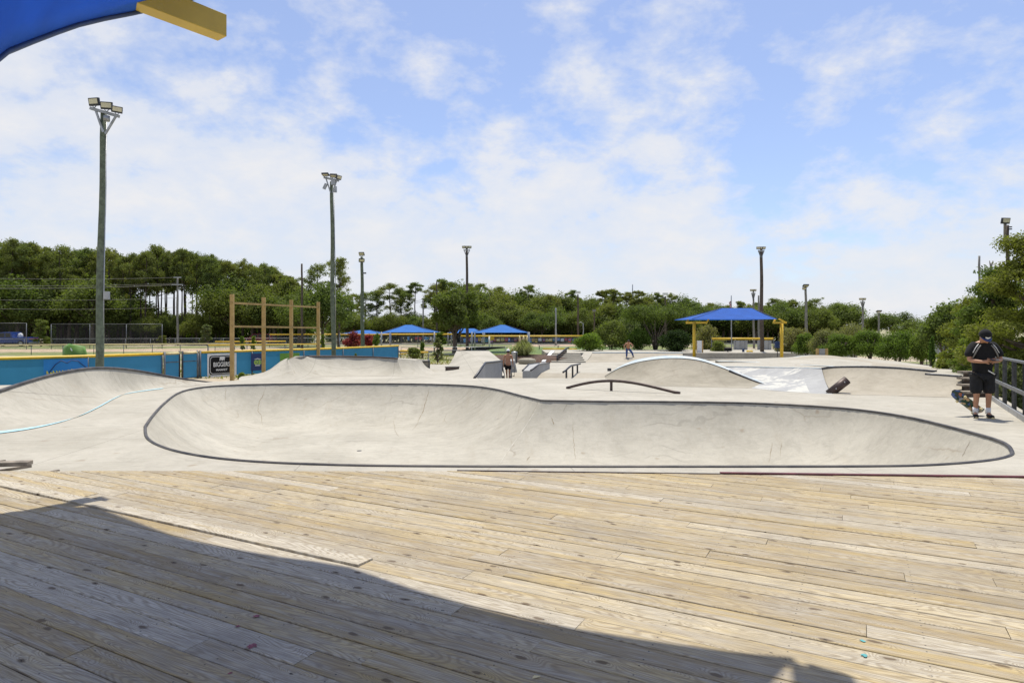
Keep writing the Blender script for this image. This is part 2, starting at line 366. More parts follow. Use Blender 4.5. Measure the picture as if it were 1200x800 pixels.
# ---------------------------------------------------------------- terrain
GZ = -.8
def sheet(name, loops, z, m, uvs=None):
    """flat or sloped sheet: loops = [outer, hole, ...] of Vectors"""
    tr = tessellate_polygon(loops); vs = [p for l in loops for p in l]
    me = bpy.data.meshes.new(name)
    fs = []
    for t in tr:
        a, b, c = (vs[i] for i in t)
        if (b-a).cross(c-a).z < 0: t = (t[0], t[2], t[1])
        fs.append(t)
    me.from_pydata(vs, [], fs); o = bpy.data.objects.new(name, me); C.objects.link(o); me.materials.append(m); return o
def V2(pts, z): return [Vector((x, y, z)) for x, y in pts]
def ground_mat():
    m = bpy.data.materials.new('field_grass'); m.use_nodes = True; t = m.node_tree; b = t.nodes['Principled BSDF']; b.inputs['Roughness'].default_value = .95
    g = N(t, 'ShaderNodeNewGeometry')
    a = N(t, 'ShaderNodeTexNoise', i_Scale=.09, i_Detail=6.0, i_Roughness=.6); t.links.new(g.outputs['Position'], a.inputs['Vector'])
    f = N(t, 'ShaderNodeTexNoise', i_Scale=2.2, i_Detail=6.0, i_Roughness=.7); t.links.new(g.outputs['Position'], f.inputs['Vector'])
    grass = mixc(t, ramp(t, f.outputs[0], [(.3, 0.0), (.7, 1.0)]), (.10, .12, .035), (.22, .24, .075))
    dirt = mixc(t, ramp(t, f.outputs[0], [(.3, 0.0), (.7, 1.0)]), (.30, .24, .16), (.46, .39, .28))
    t.links.new(mixc(t, ramp(t, a.outputs[0], [(.47, 0.0), (.56, 1.0)]), grass, dirt), b.inputs['Base Color']); return m
M['ground'] = ground_mat()
big = V2([(-1500, -300), (1500, -300), (1500, 2500), (-1500, 2500)], GZ)
pit = [(-3.0, 24.6), (28, 24.6), (28, 54), (-3.0, 54)]
bowlhole = [(-9.5, 8.5), (-1, 7.6), (7.5, 7.6), (10.5, 12), (11.5, 19), (5, 24.3), (-9.5, 24.3)]
struct(sheet('ground', [big, V2(pit, GZ), V2(bowlhole, GZ)], GZ, M['ground']))
# lower plaza: one concrete floor with a step up around it
mb = MB(); px_ = V2(pit, -1.3); mb.poly(px_)
for a, b in zip(px_, px_[1:]+px_[:1]):
    mb.poly([a, b, b+Vector((0, 0, .5)), a+Vector((0, 0, .5))])
struct(mb.build('plaza_floor', M['conc']))

# ---------------------------------------------------------------- wooden deck
U = Vector((.883, -.470, 0)); W = Vector((.470, .883, 0)); U.normalize(); W = Vector((-U.y, U.x, 0))
def wood_mat():
    m = bpy.data.materials.new('weathered_deck_boards'); m.use_nodes = True; t = m.node_tree; b = t.nodes['Principled BSDF']
    b.inputs['Roughness'].default_value = .78; b.inputs['Specular IOR Level'].default_value = .25
    uv = N(t, 'ShaderNodeUVMap', uv_map='grain'); tn = N(t, 'ShaderNodeAttribute', attribute_name='tone'); tone = tn.outputs['Fac']
    mp = N(t, 'ShaderNodeMapping'); mp.inputs['Scale'].default_value = (.75, 6.5, 1); t.links.new(uv.outputs[0], mp.inputs['Vector'])
    h = N(t, 'ShaderNodeTexNoise', noise_dimensions='2D', i_Scale=1.0, i_Detail=1.2, i_Roughness=.35, i_Distortion=.3); t.links.new(mp.outputs[0], h.inputs['Vector'])
    # knots: sparse points, stretched a little along the board
    mk = N(t, 'ShaderNodeMapping'); mk.inputs['Scale'].default_value = (1.15, 2.6, 1); t.links.new(uv.outputs[0], mk.inputs['Vector'])
    wob = N(t, 'ShaderNodeTexNoise', noise_dimensions='2D', i_Scale=9.0, i_Detail=3.0); t.links.new(uv.outputs[0], wob.inputs['Vector'])
    vk = N(t, 'ShaderNodeVectorMath', operation='MULTIPLY_ADD'); t.links.new(wob.outputs['Color'], vk.inputs[0]); vk.inputs[1].default_value = (.07, .07, 0); t.links.new(mk.outputs[0], vk.inputs[2])
    kn = N(t, 'ShaderNodeTexVoronoi', feature='F1', voronoi_dimensions='2D', i_Scale=1.7, i_Randomness=1.0); t.links.new(vk.outputs[0], kn.inputs['Vector'])
    kd = kn.outputs['Distance']
    kb = math_(t, 'POWER', 2.718, math_(t, 'MULTIPLY', math_(t, 'MULTIPLY', kd, kd), -38.0))      # bump round each knot
    hh = math_(t, 'ADD', h.outputs[0], math_(t, 'MULTIPLY', kb, .22))
    rings = math_(t, 'SINE', math_(t, 'MULTIPLY', hh, 170.0))
    ringf = ramp(t, math_(t, 'MULTIPLY_ADD', rings, .5), [(.0, 0.0), (.55, .15), (1, 1.0)])
    r01 = math_(t, 'ADD', math_(t, 'MULTIPLY', rings, .5), .5)
    ringf = ramp(t, r01, [(.35, 0.0), (.95, 1.0)])
    mf = N(t, 'ShaderNodeMapping'); mf.inputs['Scale'].default_value = (5, 130, 1); t.links.new(uv.outputs[0], mf.inputs['Vector'])
    fn = N(t, 'ShaderNodeTexNoise', noise_dimensions='2D', i_Scale=1.0, i_Detail=4.0, i_Roughness=.7); t.links.new(mf.outputs[0], fn.inputs['Vector'])
    me_ = N(t, 'ShaderNodeMapping'); me_.inputs['Scale'].default_value = (1.2, 14, 1); t.links.new(uv.outputs[0], me_.inputs['Vector'])
    wn = N(t, 'ShaderNodeTexNoise', noise_dimensions='2D', i_Scale=1.0, i_Detail=6.0, i_Roughness=.68); t.links.new(me_.outputs[0], wn.inputs['Vector'])
    board = ramp(t, tone, [(0, (.33, .26, .15)), (.18, (.46, .36, .185)), (.38, (.49, .41, .265)), (.52, (.37, .29, .165)), (.68, (.52, .42, .235)), (.84, (.57, .52, .41)), (1, (.39, .335, .235))])
    grey = mixc(t, ramp(t, wn.outputs[0], [(.44, 0.0), (.64, .8)]), board, (.44, .40, .32))
    gold = mixc(t, math_(t, 'MULTIPLY', ramp(t, wn.outputs[0], [(.3, 1.0), (.42, 0.0)]), .55), grey, (.43, .31, .11))
    c = mixc(t, math_(t, 'MULTIPLY', ringf, .44), gold, (.19, .135, .075))
    c = mixc(t, math_(t, 'MULTIPLY', ramp(t, fn.outputs[0], [(.34, 1.0), (.56, 0.0)]), .55), c, (.17, .13, .085))
    # dark hearts of the knots
    sel = N(t, 'ShaderNodeSeparateColor'); t.links.new(kn.outputs['Color'], sel.inputs[0])
    kr = math_(t, 'MULTIPLY', ramp(t, kd, [(.045, 1.0), (.08, 0.0)]), math_(t, 'GREATER_THAN', sel.outputs[0], .35))
    c = mixc(t, math_(t, 'MULTIPLY', kr, .82), c, (.10, .065, .035))
    hole = math_(t, 'MULTIPLY', ramp(t, kd, [(.014, 1.0), (.022, 0.0)]), math_(t, 'GREATER_THAN', sel.outputs[1], .55))
    c = mixc(t, hole, c, (.02, .015, .01))
    # blotches of old damp
    g = N(t, 'ShaderNodeNewGeometry')
    bl = N(t, 'ShaderNodeTexNoise', i_Scale=1.1, i_Detail=5.0, i_Roughness=.6); t.links.new(g.outputs['Position'], bl.inputs['Vector'])
    c = mixc(t, math_(t, 'MULTIPLY', ramp(t, bl.outputs[0], [(.48, 0.0), (.68, 1.0)]), .4), c, (.20, .175, .14))
    # screws in pairs on every joist
    ur = N(t, 'ShaderNodeUVMap', uv_map='place'); sp = N(t, 'ShaderNodeSeparateXYZ'); t.links.new(ur.outputs[0], sp.inputs[0])
    a1 = math_(t, 'MULTIPLY', math_(t, 'SUBTRACT', math_(t, 'FRACT', math_(t, 'DIVIDE', sp.outputs[0], .61)), .5), .61)
    a2 = math_(t, 'SUBTRACT', math_(t, 'ABSOLUTE', sp.outputs[1]), .045)
    dd = math_(t, 'SQRT', math_(t, 'ADD', math_(t, 'MULTIPLY', a1, a1), math_(t, 'MULTIPLY', a2, a2)))
    c = mixc(t, math_(t, 'MULTIPLY', math_(t, 'LESS_THAN', dd, .0048), .8), c, (.03, .03, .035))
    t.links.new(c, b.inputs['Base Color'])
    hsum = math_(t, 'ADD', math_(t, 'MULTIPLY', fn.outputs[0], .6), math_(t, 'MULTIPLY', ringf, -.35))
    hsum = math_(t, 'SUBTRACT', hsum, math_(t, 'MULTIPLY', hole, 4.0))
    bp = N(t, 'ShaderNodeBump', i_Strength=.45, i_Distance=.004); t.links.new(hsum, bp.inputs['Height']); t.links.new(bp.outputs[0], b.inputs['Normal'])
    return m
M['wood'] = wood_mat()
rng = random.Random(4)
def deck_far(x): return 7.31 if x < -.67 else 7.30-.057*(x+.67)
PITCH, OFF = .161, 1.753
bm = bmesh.new(); ug = bm.loops.layers.uv.new('grain'); up = bm.loops.layers.uv.new('place'); tl = bm.loops.layers.float_color.new('tone')
def plank(u0, u1, vc, wd, z, tone, tilt=0):
    gu, gv = rng.uniform(0, 400), rng.uniform(0, 400)
    th = .036; bv = .0035; hw = wd/2
    prof = [(-hw, -th), (-hw, -bv), (-hw+bv, 0), (hw-bv, 0), (hw, -bv), (hw, -th)]
    segs = 1; rows = []
    for s in range(segs+1):
        uu = u0+(u1-u0)*s/segs
        rows.append([(uu, a, bm.verts.new(U*uu+W*(vc+a)+Vector((0, 0, z+b+tilt*a)))) for a, b in prof])
    def face(q):
        f = bm.faces.new([x[2] for x in q])
        for l, x in zip(f.loops, q):
            l[ug].uv = (x[0]+gu, x[1]+gv); l[up].uv = (x[0], x[1]); l[tl] = (tone, tone, tone, 1)
    for i in range(5): face([rows[0][i], rows[1][i], rows[1][i+1], rows[0][i+1]])
    for r_ in rows: face(r_)
raised = G(427, 660)
ru, rv = raised.dot(U), raised.dot(W); rk = round((rv-OFF)/PITCH-.5)
for k in range(-72, 62):
    vc = OFF+PITCH*(k+.5)
    us = -14+rng.uniform(-3.6, 0)
    cuts = [us]
    while us < 20: us += rng.choice([3.66, 3.05, 4.27, 4.88, 2.44]); cuts.append(us)
    if k == rk: cuts = [c for c in cuts if abs(c-ru) > 1.6]+[ru]; cuts.sort()
    for a, b in zip(cuts, cuts[1:]):
        # keep only boards whose footprint touches the deck area
        mid = U*((a+b)/2)+W*vc
        ok = False
        for q in np.linspace(a, b, 9):
            p = U*q+W*vc
            if -13 < p.x < 13 and -5 < p.y < deck_far(p.x)+.2: ok = True
        if not ok: continue
        z = rng.uniform(-.004, .001); tone = rng.random()
        if k == rk and abs(b-ru) < 1e-6: z = .012; tone = .84
        plank(a+.0015, b-.0015, vc, PITCH-rng.choice([.004, .005, .006, .009, .012]), z, tone, rng.uniform(-.022, .022))
def cut(co, no):
    geom = bm.verts[:]+bm.edges[:]+bm.faces[:]
    bmesh.ops.bisect_plane(bm, geom=geom, plane_co=co, plane_no=no, clear_outer=True)
cut((0, 7.31, 0), (0, 1, 0)); cut((-.67, 7.30, 0), (.057, 1, 0)); cut((13, 0, 0), (1, 0, 0)); cut((-13, 0, 0), (-1, 0, 0)); cut((0, -5, 0), (0, -1, 0))
bmesh.ops.recalc_face_normals(bm, faces=bm.faces)
me = bpy.data.meshes.new('wooden_deck'); bm.to_mesh(me); bm.free(); me.materials.append(M['wood'])
deck = bpy.data.objects.new('wooden_deck', me); C.objects.link(deck); struct(deck)
mb = MB()
for j in range(-20, 24):
    uu = .61*(j+.5); mb.bar(U*uu+W*-6+Vector((0, 0, -.13)), U*uu+W*4.2+Vector((0, 0, -.13)), .045, .17)
o = mb.build('deck_joists', M['graywood']); struct(o)
# red-brown steel edging between boards and concrete
mb = MB(); mb.bar((-.62, 7.325, -.02), (2.5, 7.14, -.02), .03, .05)
tag(mb.build('edge_strip', M['brown']), 'thin dark brown steel strip between the deck boards and the bowl rim', 'edging strip')
mb = MB(); mb.bar((2.3, 7.165, -.014), (9.5, 6.75, -.014), .045, .062)
tag(mb.build('edge_strip', M['redsteel']), 'dull red steel strip along the right end of the deck edge', 'edging strip')
# loose weathered board at the left end of the deck
mb = MB(); a = G(-30, 549, .0); b = G(31, 547, .0)
mb.bar(a+Vector((0, .06, .035)), b+Vector((0, .06, .035)), .13, .05)
tag(mb.build('loose_board', M['graywood'], bevel=.006), 'short thick weathered board lying where deck meets concrete at far left', 'board')
# splashes of dried red paint, a few teal drips
def blot(px, py, r, name, label, m, grp):
    c = G(px, py, .0022); c.z = .0026; n = 14
    vs = [c+Vector((math.cos(2*math.pi*i/n), math.sin(2*math.pi*i/n), 0))*r*rng.uniform(.55, 1.25) for i in range(n)]
    o = MB().poly(vs).build(name, m); tag(o, label, 'paint splash', grp)
red = mat('dried_red_paint', (.22, .03, .06), .6, noise=.5, nscale=60)
teal = mat('dried_teal_paint', (.08, .34, .34), .6, noise=.2)
for px, py, r, l in ((300, 721.5, .017, 'small dried crimson paint splash on shaded boards, above the biggest one'), (296, 756, .028, 'largest crimson paint splash, on the shaded deck boards'), (270, 788, .011, 'tiny crimson paint spot nearest the camera on shaded boards'), (279, 733, .012, 'faint crimson speck between two bigger splashes on shaded boards')):
    blot(px, py, r, 'paint_splash', l, red, 'paint splashes on the deck')
blot(1011, 750, .014, 'paint_splash', 'small teal paint fleck right beside a board end in the sun', teal, 'teal flecks on the deck')
blot(1013, 767, .016, 'paint_splash', 'teal paint fleck nearest the square shadow on sunlit boards', teal, 'teal flecks on the deck')
c = G(628, 793, .006)
o = MB().poly([c+Vector(v) for v in ((-.02, -.012, 0), (.014, -.004, .004), (.024, .012, 0), (-.008, .008, .005))]).build('fallen_leaf', M['cream'])
tag(o, 'small dry pale yellow leaf lying on the shaded boards', 'leaf')

# ---------------------------------------------------------------- bowl and its deck
rim_px = [(170, 500), (173, 514), (196, 526), (240, 535.5), (300, 541.5), (380, 545), (470, 546.6), (600, 547.2), (760, 547.3), (900, 547.3), (1020, 547), (1090, 545.5), (1150, 541), (1180, 535.5), (1186, 529), (1172, 517), (1120, 502), (1060, 488), (1000, 479.5), (940, 475), (870, 472), (780, 470.6), (700, 470.2), (634, 469.2)]
rim_px2 = [(634, 469.2), (610, 463.5), (585, 457), (560, 453), (530, 451), (480, 449.8), (400, 449.6), (320, 450), (265, 451.5), (232, 454.5), (210, 460), (193, 472), (179, 487), (170, 500)]
r1 = catmull([DP(x, y) for x, y in rim_px], 5); r2 = catmull([DP(x, y) for x, y in rim_px2], 5)
rim = r1[:-1]+r2[:-1]
def even(pts, step):
    L = [0]; q = pts+[pts[0]]
    for a, b in zip(q, q[1:]): L.append(L[-1]+(b-a).length)
    n = int(L[-1]/step); out = []; j = 0
    for i in range(n):
        t = L[-1]*i/n
        while L[j+1] < t: j += 1
        out.append(q[j].lerp(q[j+1], (t-L[j])/(L[j+1]-L[j])))
    return out
rim = even(rim, .12)
for p in rim: p.z = zb(p.y)
outer = [(-24, 6.8), (6.7, 6.8), (12.75, 16.9), (14.5, 20), (14.5, 24.62), (-1.3, 24.62), (-2.5, 30), (-2.75, 36.5), (-6.2, 36.8), (-6.4, 31), (-8.9, 29), (-9.3, 24), (-10.3, 22.9), (-13.2, 22.8), (-15.6, 21.5), (-24, 18)]
ov = [Vector((x, y, zb(y))) for x, y in outer]
struct(sheet('skatepark_floor', [ov, rim], 0, M['conc']))
mb = MB()
for a, b in zip(ov, ov[1:]+ov[:1]): mb.poly([a, b, Vector((b.x, b.y, -1.35)), Vector((a.x, a.y, -1.35))])
struct(mb.build('skatepark_floor_edge', M['conc']))
rp = np.array([(p.x, p.y) for p in rim])
def sdf(Q):
    A = rp; B = np.roll(rp, -1, 0); d = B-A; best = np.full(len(Q), 1e9); near = np.zeros_like(Q); inside = np.zeros(len(Q), bool)
    for a, b, e in zip(A, B, d):
        w_ = Q-a; t = np.clip((w_@e)/(e@e), 0, 1); n_ = a+t[:, None]*e; dd = np.hypot(*(Q-n_).T)
        m_ = dd < best; best[m_] = dd[m_]; near[m_] = n_[m_]
        c1 = (a[1] <= Q[:, 1]) != (b[1] <= Q[:, 1])
        with np.errstate(divide='ignore', invalid='ignore'): xi = a[0]+(Q[:, 1]-a[1])*e[0]/(e[1] if e[1] else 1e-9)
        inside ^= c1 & (Q[:, 0] < xi)
    return np.where(inside, best, -best), near
cell = .09
x0, y0 = rp.min(0)-.2; x1, y1 = rp.max(0)+.2
gx = np.arange(x0, x1, cell); gy = np.arange(y0, y1, cell)
GX, GY = np.meshgrid(gx, gy); Q = np.stack([GX.ravel(), GY.ravel()], 1)
D_, near = sdf(Q)
cl = np.abs(D_) < cell*.55; Q[cl] = near[cl]; D_[cl] = 0
FLOOR, RAD = -1.32, 2.9
dep = (-.08-.012*(Q[:, 1]-8))-FLOOR
dep = np.maximum(dep-.02, .3)
Rp = np.sqrt(RAD**2-(RAD-dep)**2)
t_ = np.clip(Rp-D_, 0, None)
hz_ = FLOOR+RAD-np.sqrt(np.clip(RAD**2-t_**2, 0, None))
hz_ = np.where(D_ <= 1e-6, -.08-.012*(Q[:, 1]-8), hz_)
nx, ny = len(gx), len(gy); fs = []
Dg = D_.reshape(ny, nx)
for j in range(ny-1):
    for i in range(nx-1):
        q = (Dg[j, i], Dg[j, i+1], Dg[j+1, i+1], Dg[j+1, i])
        if min(q) < -1e-6:
            idx = [j*nx+i, j*nx+i+1, (j+1)*nx+i+1, (j+1)*nx+i]
            idx = [a for a, d in zip(idx, q) if d >= -1e-6]
            if len(idx) == 3 and max(q) > 0: fs.append(tuple(idx))
            continue
        if max(q) <= 1e-6: continue
        a = j*nx+i; fs.append((a, a+1, a+nx+1, a+nx))
me = bpy.data.meshes.new('bowl_wall')
bowl = thing('skate_bowl', 'long kidney shaped concrete skate bowl sunk beyond the wooden deck', 'skate bowl', (0, 13, -.1))
me.from_pydata([Vector((a, b, c))-bowl.location for (a, b), c in zip(Q, hz_)], [], fs)
bm = bmesh.new(); bm.from_mesh(me); bmesh.ops.delete(bm, geom=[v for v in bm.verts if not v.link_faces], context='VERTS')
for f in bm.faces: f.smooth = True
bm.to_mesh(me); bm.free(); me.materials.append(M['bowl'])
o = bpy.data.objects.new('bowl_wall', me); C.objects.link(o); o.parent = bowl
cop = MB(); cop.tube([p+Vector((0, 0, .0)) for p in rim], .026, 10, close=True)
cop.build('coping', M['steelworn'], bowl)
from mathutils.bvhtree import BVHTree
bpy.context.view_layer.update()
bv = BVHTree.FromPolygons([v.co+bowl.location for v in o.data.vertices], [tuple(p.vertices) for p in o.data.polygons])
def on_bowl(px, py):
    d_ = (P(px, py, 10)-Vector((0, 0, H))).normalized(); r_ = bv.ray_cast(Vector((0, 0, H)), d_); return (r_[0], r_[1]) if r_[0] else (None, None)
M['crack'] = mat('rust_filled_crack', (.20, .15, .09), .9, nscale=3, col2=(.34, .30, .23))
M['joint'] = mat('pale_grout', (.50, .47, .40), .9, noise=.2)
def bowl_line(name, pts, w0, m, jit, seed, step=2.0):
    g_ = random.Random(seed); P_ = []
    for (x0_, y0_), (x1_, y1_) in zip(pts, pts[1:]):
        k = max(2, int(math.hypot(x1_-x0_, y1_-y0_)/step))
        for i in range(k): u = i/k; P_.append((x0_+(x1_-x0_)*u+g_.uniform(-jit, jit), y0_+(y1_-y0_)*u))
    L_, R_ = [], []
    n_ = len(P_)
    for i, (x, y) in enumerate(P_):
        p, nr = on_bowl(x, y)
        if p is None: continue
        if nr.dot(Vector((0, 0, H))-p) < 0: nr = -nr
        q, _ = on_bowl(x+.4, y); 
        s_ = ((q-p).normalized() if q else Vector((1, 0, 0)))*w0*(g_.uniform(.4, 1.3))*(1-.7*abs(2*i/n_-1)**3); L_.append(p-s_+nr*.004); R_.append(p+s_+nr*.004)
    n_ = len(L_)
    if n_ > 2: MB().add(L_+R_, [(i, i+1, i+n_+1, i+n_) for i in range(n_-1)]).build(name, m, bowl)
for sd, (pts, w0) in enumerate((([(311, 453), (309, 462), (303.5, 471), (302, 481), (306, 487), (307.5, 500)], .012), ([(264.5, 454), (264, 466), (263.5, 471)], .008), ([(504, 452), (497, 478), (489, 497), (482, 505)], .014), ([(461, 493), (464, 507), (469, 513)], .010), ([(611, 471), (607, 484), (603, 496)], .013), ([(553, 457), (550, 464)], .008), ([(523, 484), (521, 492), (525, 498)], .010), ([(665, 473), (659, 484)], .009), ([(646, 489), (650, 499)], .018), ([(617, 540), (622, 533)], .016), ([(671, 497), (673, 528), (675, 540)], .010), ([(905, 518), (903, 531), (901, 544)], .008), ([(916, 519), (914, 536)], .007), ([(1137, 516), (1131, 529), (1127, 536)], .007))):
    bowl_line('crack', pts, w0*.65, M['crack'], .55, sd)
bowl_line('joint', [(633, 471), (624, 487), (610, 508), (594, 530), (584, 546)], .012, M['joint'], .1, 50)
bowl_line('joint', [(230, 512), (330, 515), (420, 515), (500, 514), (550, 508)], .01, M['joint'], .1, 51)
q_, nr = on_bowl(421, 528)
MB().lathe([(.0, .005), (.055, .005), (.06, .0)], q_, 16).build('drain', M['steel'], bowl)
ctr = sum(rim, Vector())/len(rim)

# ---------------------------------------------------------------- ramps (each its own thing)
def skirt_back(A, z):          # vertical back from curve A down to z
    mb = MB(); A = resample(A, 40); vs = A+[Vector((p.x, p.y, z)) for p in A]; n = len(A)
    return vs, [(i, i+1, i+n+1, i+n) for i in range(n-1)]
def ribbon(mb, A, off, rise=.0):
    A = resample(A, 60) if len(A) < 60 else A; n = len(A)
    B = [p+off+Vector((0, 0, rise)) for p in A]
    mb.add(A+B, [(i, i+1, i+n+1, i+n) for i in range(n-1)], True)
# left quarter pipe bowl wall
t = thing('quarter_pipe', 'high curved quarter pipe with dark coping and pale blue toe line, far left', 'quarter pipe', (-11, 14, -.15))
lip = [P(-90, 492, 9.7), P(-45, 474, 11), P(0, 458.5, 12.3), P(30, 448.5, 13.4), P(60, 440, 14.7), P(90, 434, 16.1), P(118, 431.5, 17.4), P(150, 433.3, 18.9), P(180, 438, 20.2), P(210, 443.5, 21.4), P(240, 447.8, 22.4), P(258, 449.3, 22.9)]
toe = [DP(-130, 522), DP(-70, 514), DP(0, 506), DP(50, 499), DP(90, 489), DP(115, 478), DP(135, 467), DP(150, 461), DP(178, 456.5), DP(205, 453.5), DP(232, 450.8), DP(262, 449.6)]
for p in toe: p.z += .004
mb = MB(); mb.loft(toe, lip, quarter(12, 62)); mb.build('wall', M['conc'], t)
back = [p+Vector((-.35, .55, 0)) for p in lip]
for p in back: p.z = GZ
mb = MB(); mb.loft(back, lip, [(0, 0), (1, 1)]); mb.build('back_wall', M['conc'], t)
MB().tube([p+Vector((0, 0, .012)) for p in resample(lip, 50)], .035, 8).build('coping', M['steelworn'], t)
line = [p+Vector((0, 0, .012)) for p in resample(toe, 60)]
mb = MB(); ribbon(mb, line[:50], Vector((.10, -.34, 0))); o = mb.build('painted_line', M['blueline'], t)
# middle-left quarter pipe
t = thing('quarter_pipe', 'wide pale quarter pipe before the right end of the blue fence', 'quarter pipe', (-7, 27, -.3))
lip = [P(336, 422, 25.2), P(344, 418.5, 26), P(360, 417.4, 27), P(400, 417.6, 27.6), P(440, 418.6, 27.6), P(466, 420.2, 27)]
toe = [DP(352, 447.5), DP(362, 443.5), DP(378, 441.3), DP(405, 440.2), DP(440, 440.5), DP(478, 441.5)]
for p in toe: p.z += .004
mb = MB(); mb.loft(toe, lip, quarter(12, 66)); mb.build('wall', M['conc'], t)
# its rolled-over left shoulder
toeL = [DP(288, 449), DP(300, 447.6), DP(318, 446.8), DP(352, 447.5)]
sh = [P(300, 447.2, 22.4), P(322, 436, 24.2), P(336, 422, 25.2)]
A = [DP(296, 448), DP(318, 448.3), DP(352, 447.5)]
mb = MB()
rows = []
prof = [(0, 0), (.18, .02), (.38, .12), (.55, .34), (.68, .6), (.8, .83), (.9, .95), (1, 1)]
Lc = [DP(290, 448.6), DP(283, 445.5), DP(287, 443)]; Rc = [P(338, 421.3, 25.3), P(342, 418.7, 26.2), P(352, 417.5, 29)]
mb.loft([DP(352, 447.6), DP(290, 448.4), DP(280, 444), DP(283, 441)], [P(337, 421.6, 25.3), P(336.2, 421.9, 25.4), P(338, 419.5, 27), P(346, 417.6, 29)], prof)
mb.build('shoulder', M['conc'], t)
top = [P(336, 422, 25.2), P(344, 418.5, 26), P(360, 417.4, 27), P(400, 417.6, 27.6), P(440, 418.6, 27.6), P(466, 420.2, 27), P(486, 421.8, 27.5), P(497, 421, 31), P(440, 417.9, 30), P(346, 417.3, 29)]
struct_top = MB(); 
vs = top; tr = tessellate_polygon([vs]); struct_top.add(vs, [tuple(x) for x in tr]); struct_top.build('platform', M['conc'], t)
# right flank: slab falling to the box
mb = MB(); mb.loft([DP(478, 441.5), DP(500, 440.5), DP(512, 438)], [P(466, 420.2, 27), P(486, 421.8, 27.5), P(499, 421.2, 31)], quarter(12, 66))
mb.build('side_bank', M['conc'], t)
MB().tube([p+Vector((0, -.01, .01)) for p in resample([P(358, 417.5, 27), P(400, 417.6, 27.6), P(440, 418.6, 27.6), P(466, 420.2, 27)], 24)], .03, 8).build('coping', M['brown'], t)
bk = [Vector((p.x, p.y+.3, GZ)) for p in (top[9], top[8], top[7])]
mb = MB(); mb.loft(bk, [top[9], top[8], top[7]], [(0, 0), (1, 1)]); mb.build('back_wall', M['conc'], t)

def ledge_box(name, label, cat, c, d, rz, edge=True, m='conc', grp=None):
    t = thing(name, label, cat, (c[0], c[1], c[2]-d[2]/2), grp)
    MB().box(c, d, rz).build('concrete_block', M[m], t, bevel=.01)
    if edge:
        Rm = Matrix.Rotation(rz, 3, 'Z'); e = .05
        for sx in (-1, 1):
            a = Vector(c)+Rm @ Vector((sx*(d[0]/2+.004), -d[1]/2, d[2]/2+.004)); b = Vector(c)+Rm @ Vector((sx*(d[0]/2+.004), d[1]/2, d[2]/2+.004))
            mb = MB(); mb.bar(a, b, .06, .06)
            q = a.copy(); q.z = c[2]-d[2]/2; mb.bar(q, a, .06, .06)
            mb.build('steel_edge', M['steel'], t)
        a = Vector(c)+Rm @ Vector((-d[0]/2, -d[1]/2-.004, d[2]/2+.006)); b = Vector(c)+Rm @ Vector((d[0]/2, -d[1]/2-.004, d[2]/2+.006))
        MB().bar(a, b, .06, .06).build('steel_edge', M['steel'], t)
    return t
D = 29.3; zz0 = zb(D)
cx_ = X(497, D); ledge_box('ledge_box', 'square grey concrete grind box with dark steel edges beside the pale quarter pipe', 'grind box', (cx_-.25, D+1.0, zz0+.22), (.64, 2.0, .46), R(9), m='hump')
D = 30; cx_ = X(530, D); t = thing('manual_pad', 'low narrow dark sided concrete block lying on the flat by the sloping bank', 'grind block', (cx_, D, zb(D)))
MB().box((cx_, D, zb(D)+.09), (.62, .2, .16), R(14)).build('concrete_block', M['brown'], t); MB().box((cx_, D, zb(D)+.185), (.66, .24, .03), R(14)).build('top_plate', M['greypole'], t)

# sloping bank with a hip ledge on its right
t = thing('bank_ramp', 'flat topped pale concrete bank with steel edged ledge falling to the right', 'bank ramp', (-1.8, 33, -.5))
toe = [P(524, 428, 36.3), DP(521, 431.5), DP(521, 435), DP(532, 439), DP(545, 441.5), DP(557, 443)]
lip = [P(535, 411, 40), P(541, 411.5, 39.5), P(550, 413.5, 37.5), P(558, 418, 34.5), P(564, 424.3, 31.5), P(568.8, 425.5, 30.5)]
mb = MB(); mb.loft(toe, lip, [(0, 0), (.2, .05), (.4, .2), (.6, .45), (.8, .73), (1, 1)]); mb.build('bank_face', M['conc'], t)
pl = lip+[P(588.5, 423.3, 34), P(573, 411, 40)]
mb = MB(); mb.add(pl, [tuple(x) for x in tessellate_polygon([pl])]); mb.build('top_face', M['conc'], t)
e = [DP(556, 443.2), P(568.8, 425.5, 30.5), P(588.5, 423.3, 34)]
mb = MB(); mb.add([P(556.5, 443, 24.7), P(568.8, 425.5, 30.5), P(588.5, 423.3, 34), Vector((X(588.5, 34), 34, -1.3)), Vector((X(568.8, 30.5), 30.5, -1.3)), Vector((X(556.5, 24.7), 24.7, -1.3))], [(0, 1, 4, 5), (1, 2, 3, 4)])
mb.add([P(588.5, 423.3, 34), P(573, 411, 40), Vector((X(592, 40), 40, -1.3)), Vector((X(592, 34), 34, -1.3))], [(0, 1, 2, 3)])
mb.add([P(573, 411, 40), P(535, 411, 40), Vector((X(535, 40), 40.6, -1.3)), Vector((X(573, 40), 40.6, -1.3))], [(0, 1, 2, 3)])
mb.build('ledge_side', M['gpaint'], t)
MB().tube([p+Vector((0, 0, .02)) for p in e], .05, 6).build('steel_edge', M['steel'], t)
t = thing('wedge_ramp', 'small dark sided concrete wedge just right of the walking person', 'wedge', (X(603, 39), 39, -1.3))
mb = MB(); D = 38
vs = [Vector((X(598, D), D, -1.3)), Vector((X(607.5, D), D, -1.3)), Vector((X(603, D), D, Z(422.6, D))), Vector((X(598, D), D, Z(422.8, D)))]
mb.add(vs+[v+Vector((0, 2.2, 0)) for v in vs], [(0, 1, 2, 3), (4, 7, 6, 5), (1, 5, 6, 2), (3, 2, 6, 7), (0, 3, 7, 4)]); mb.build('concrete_block', M['gpaint'], t)

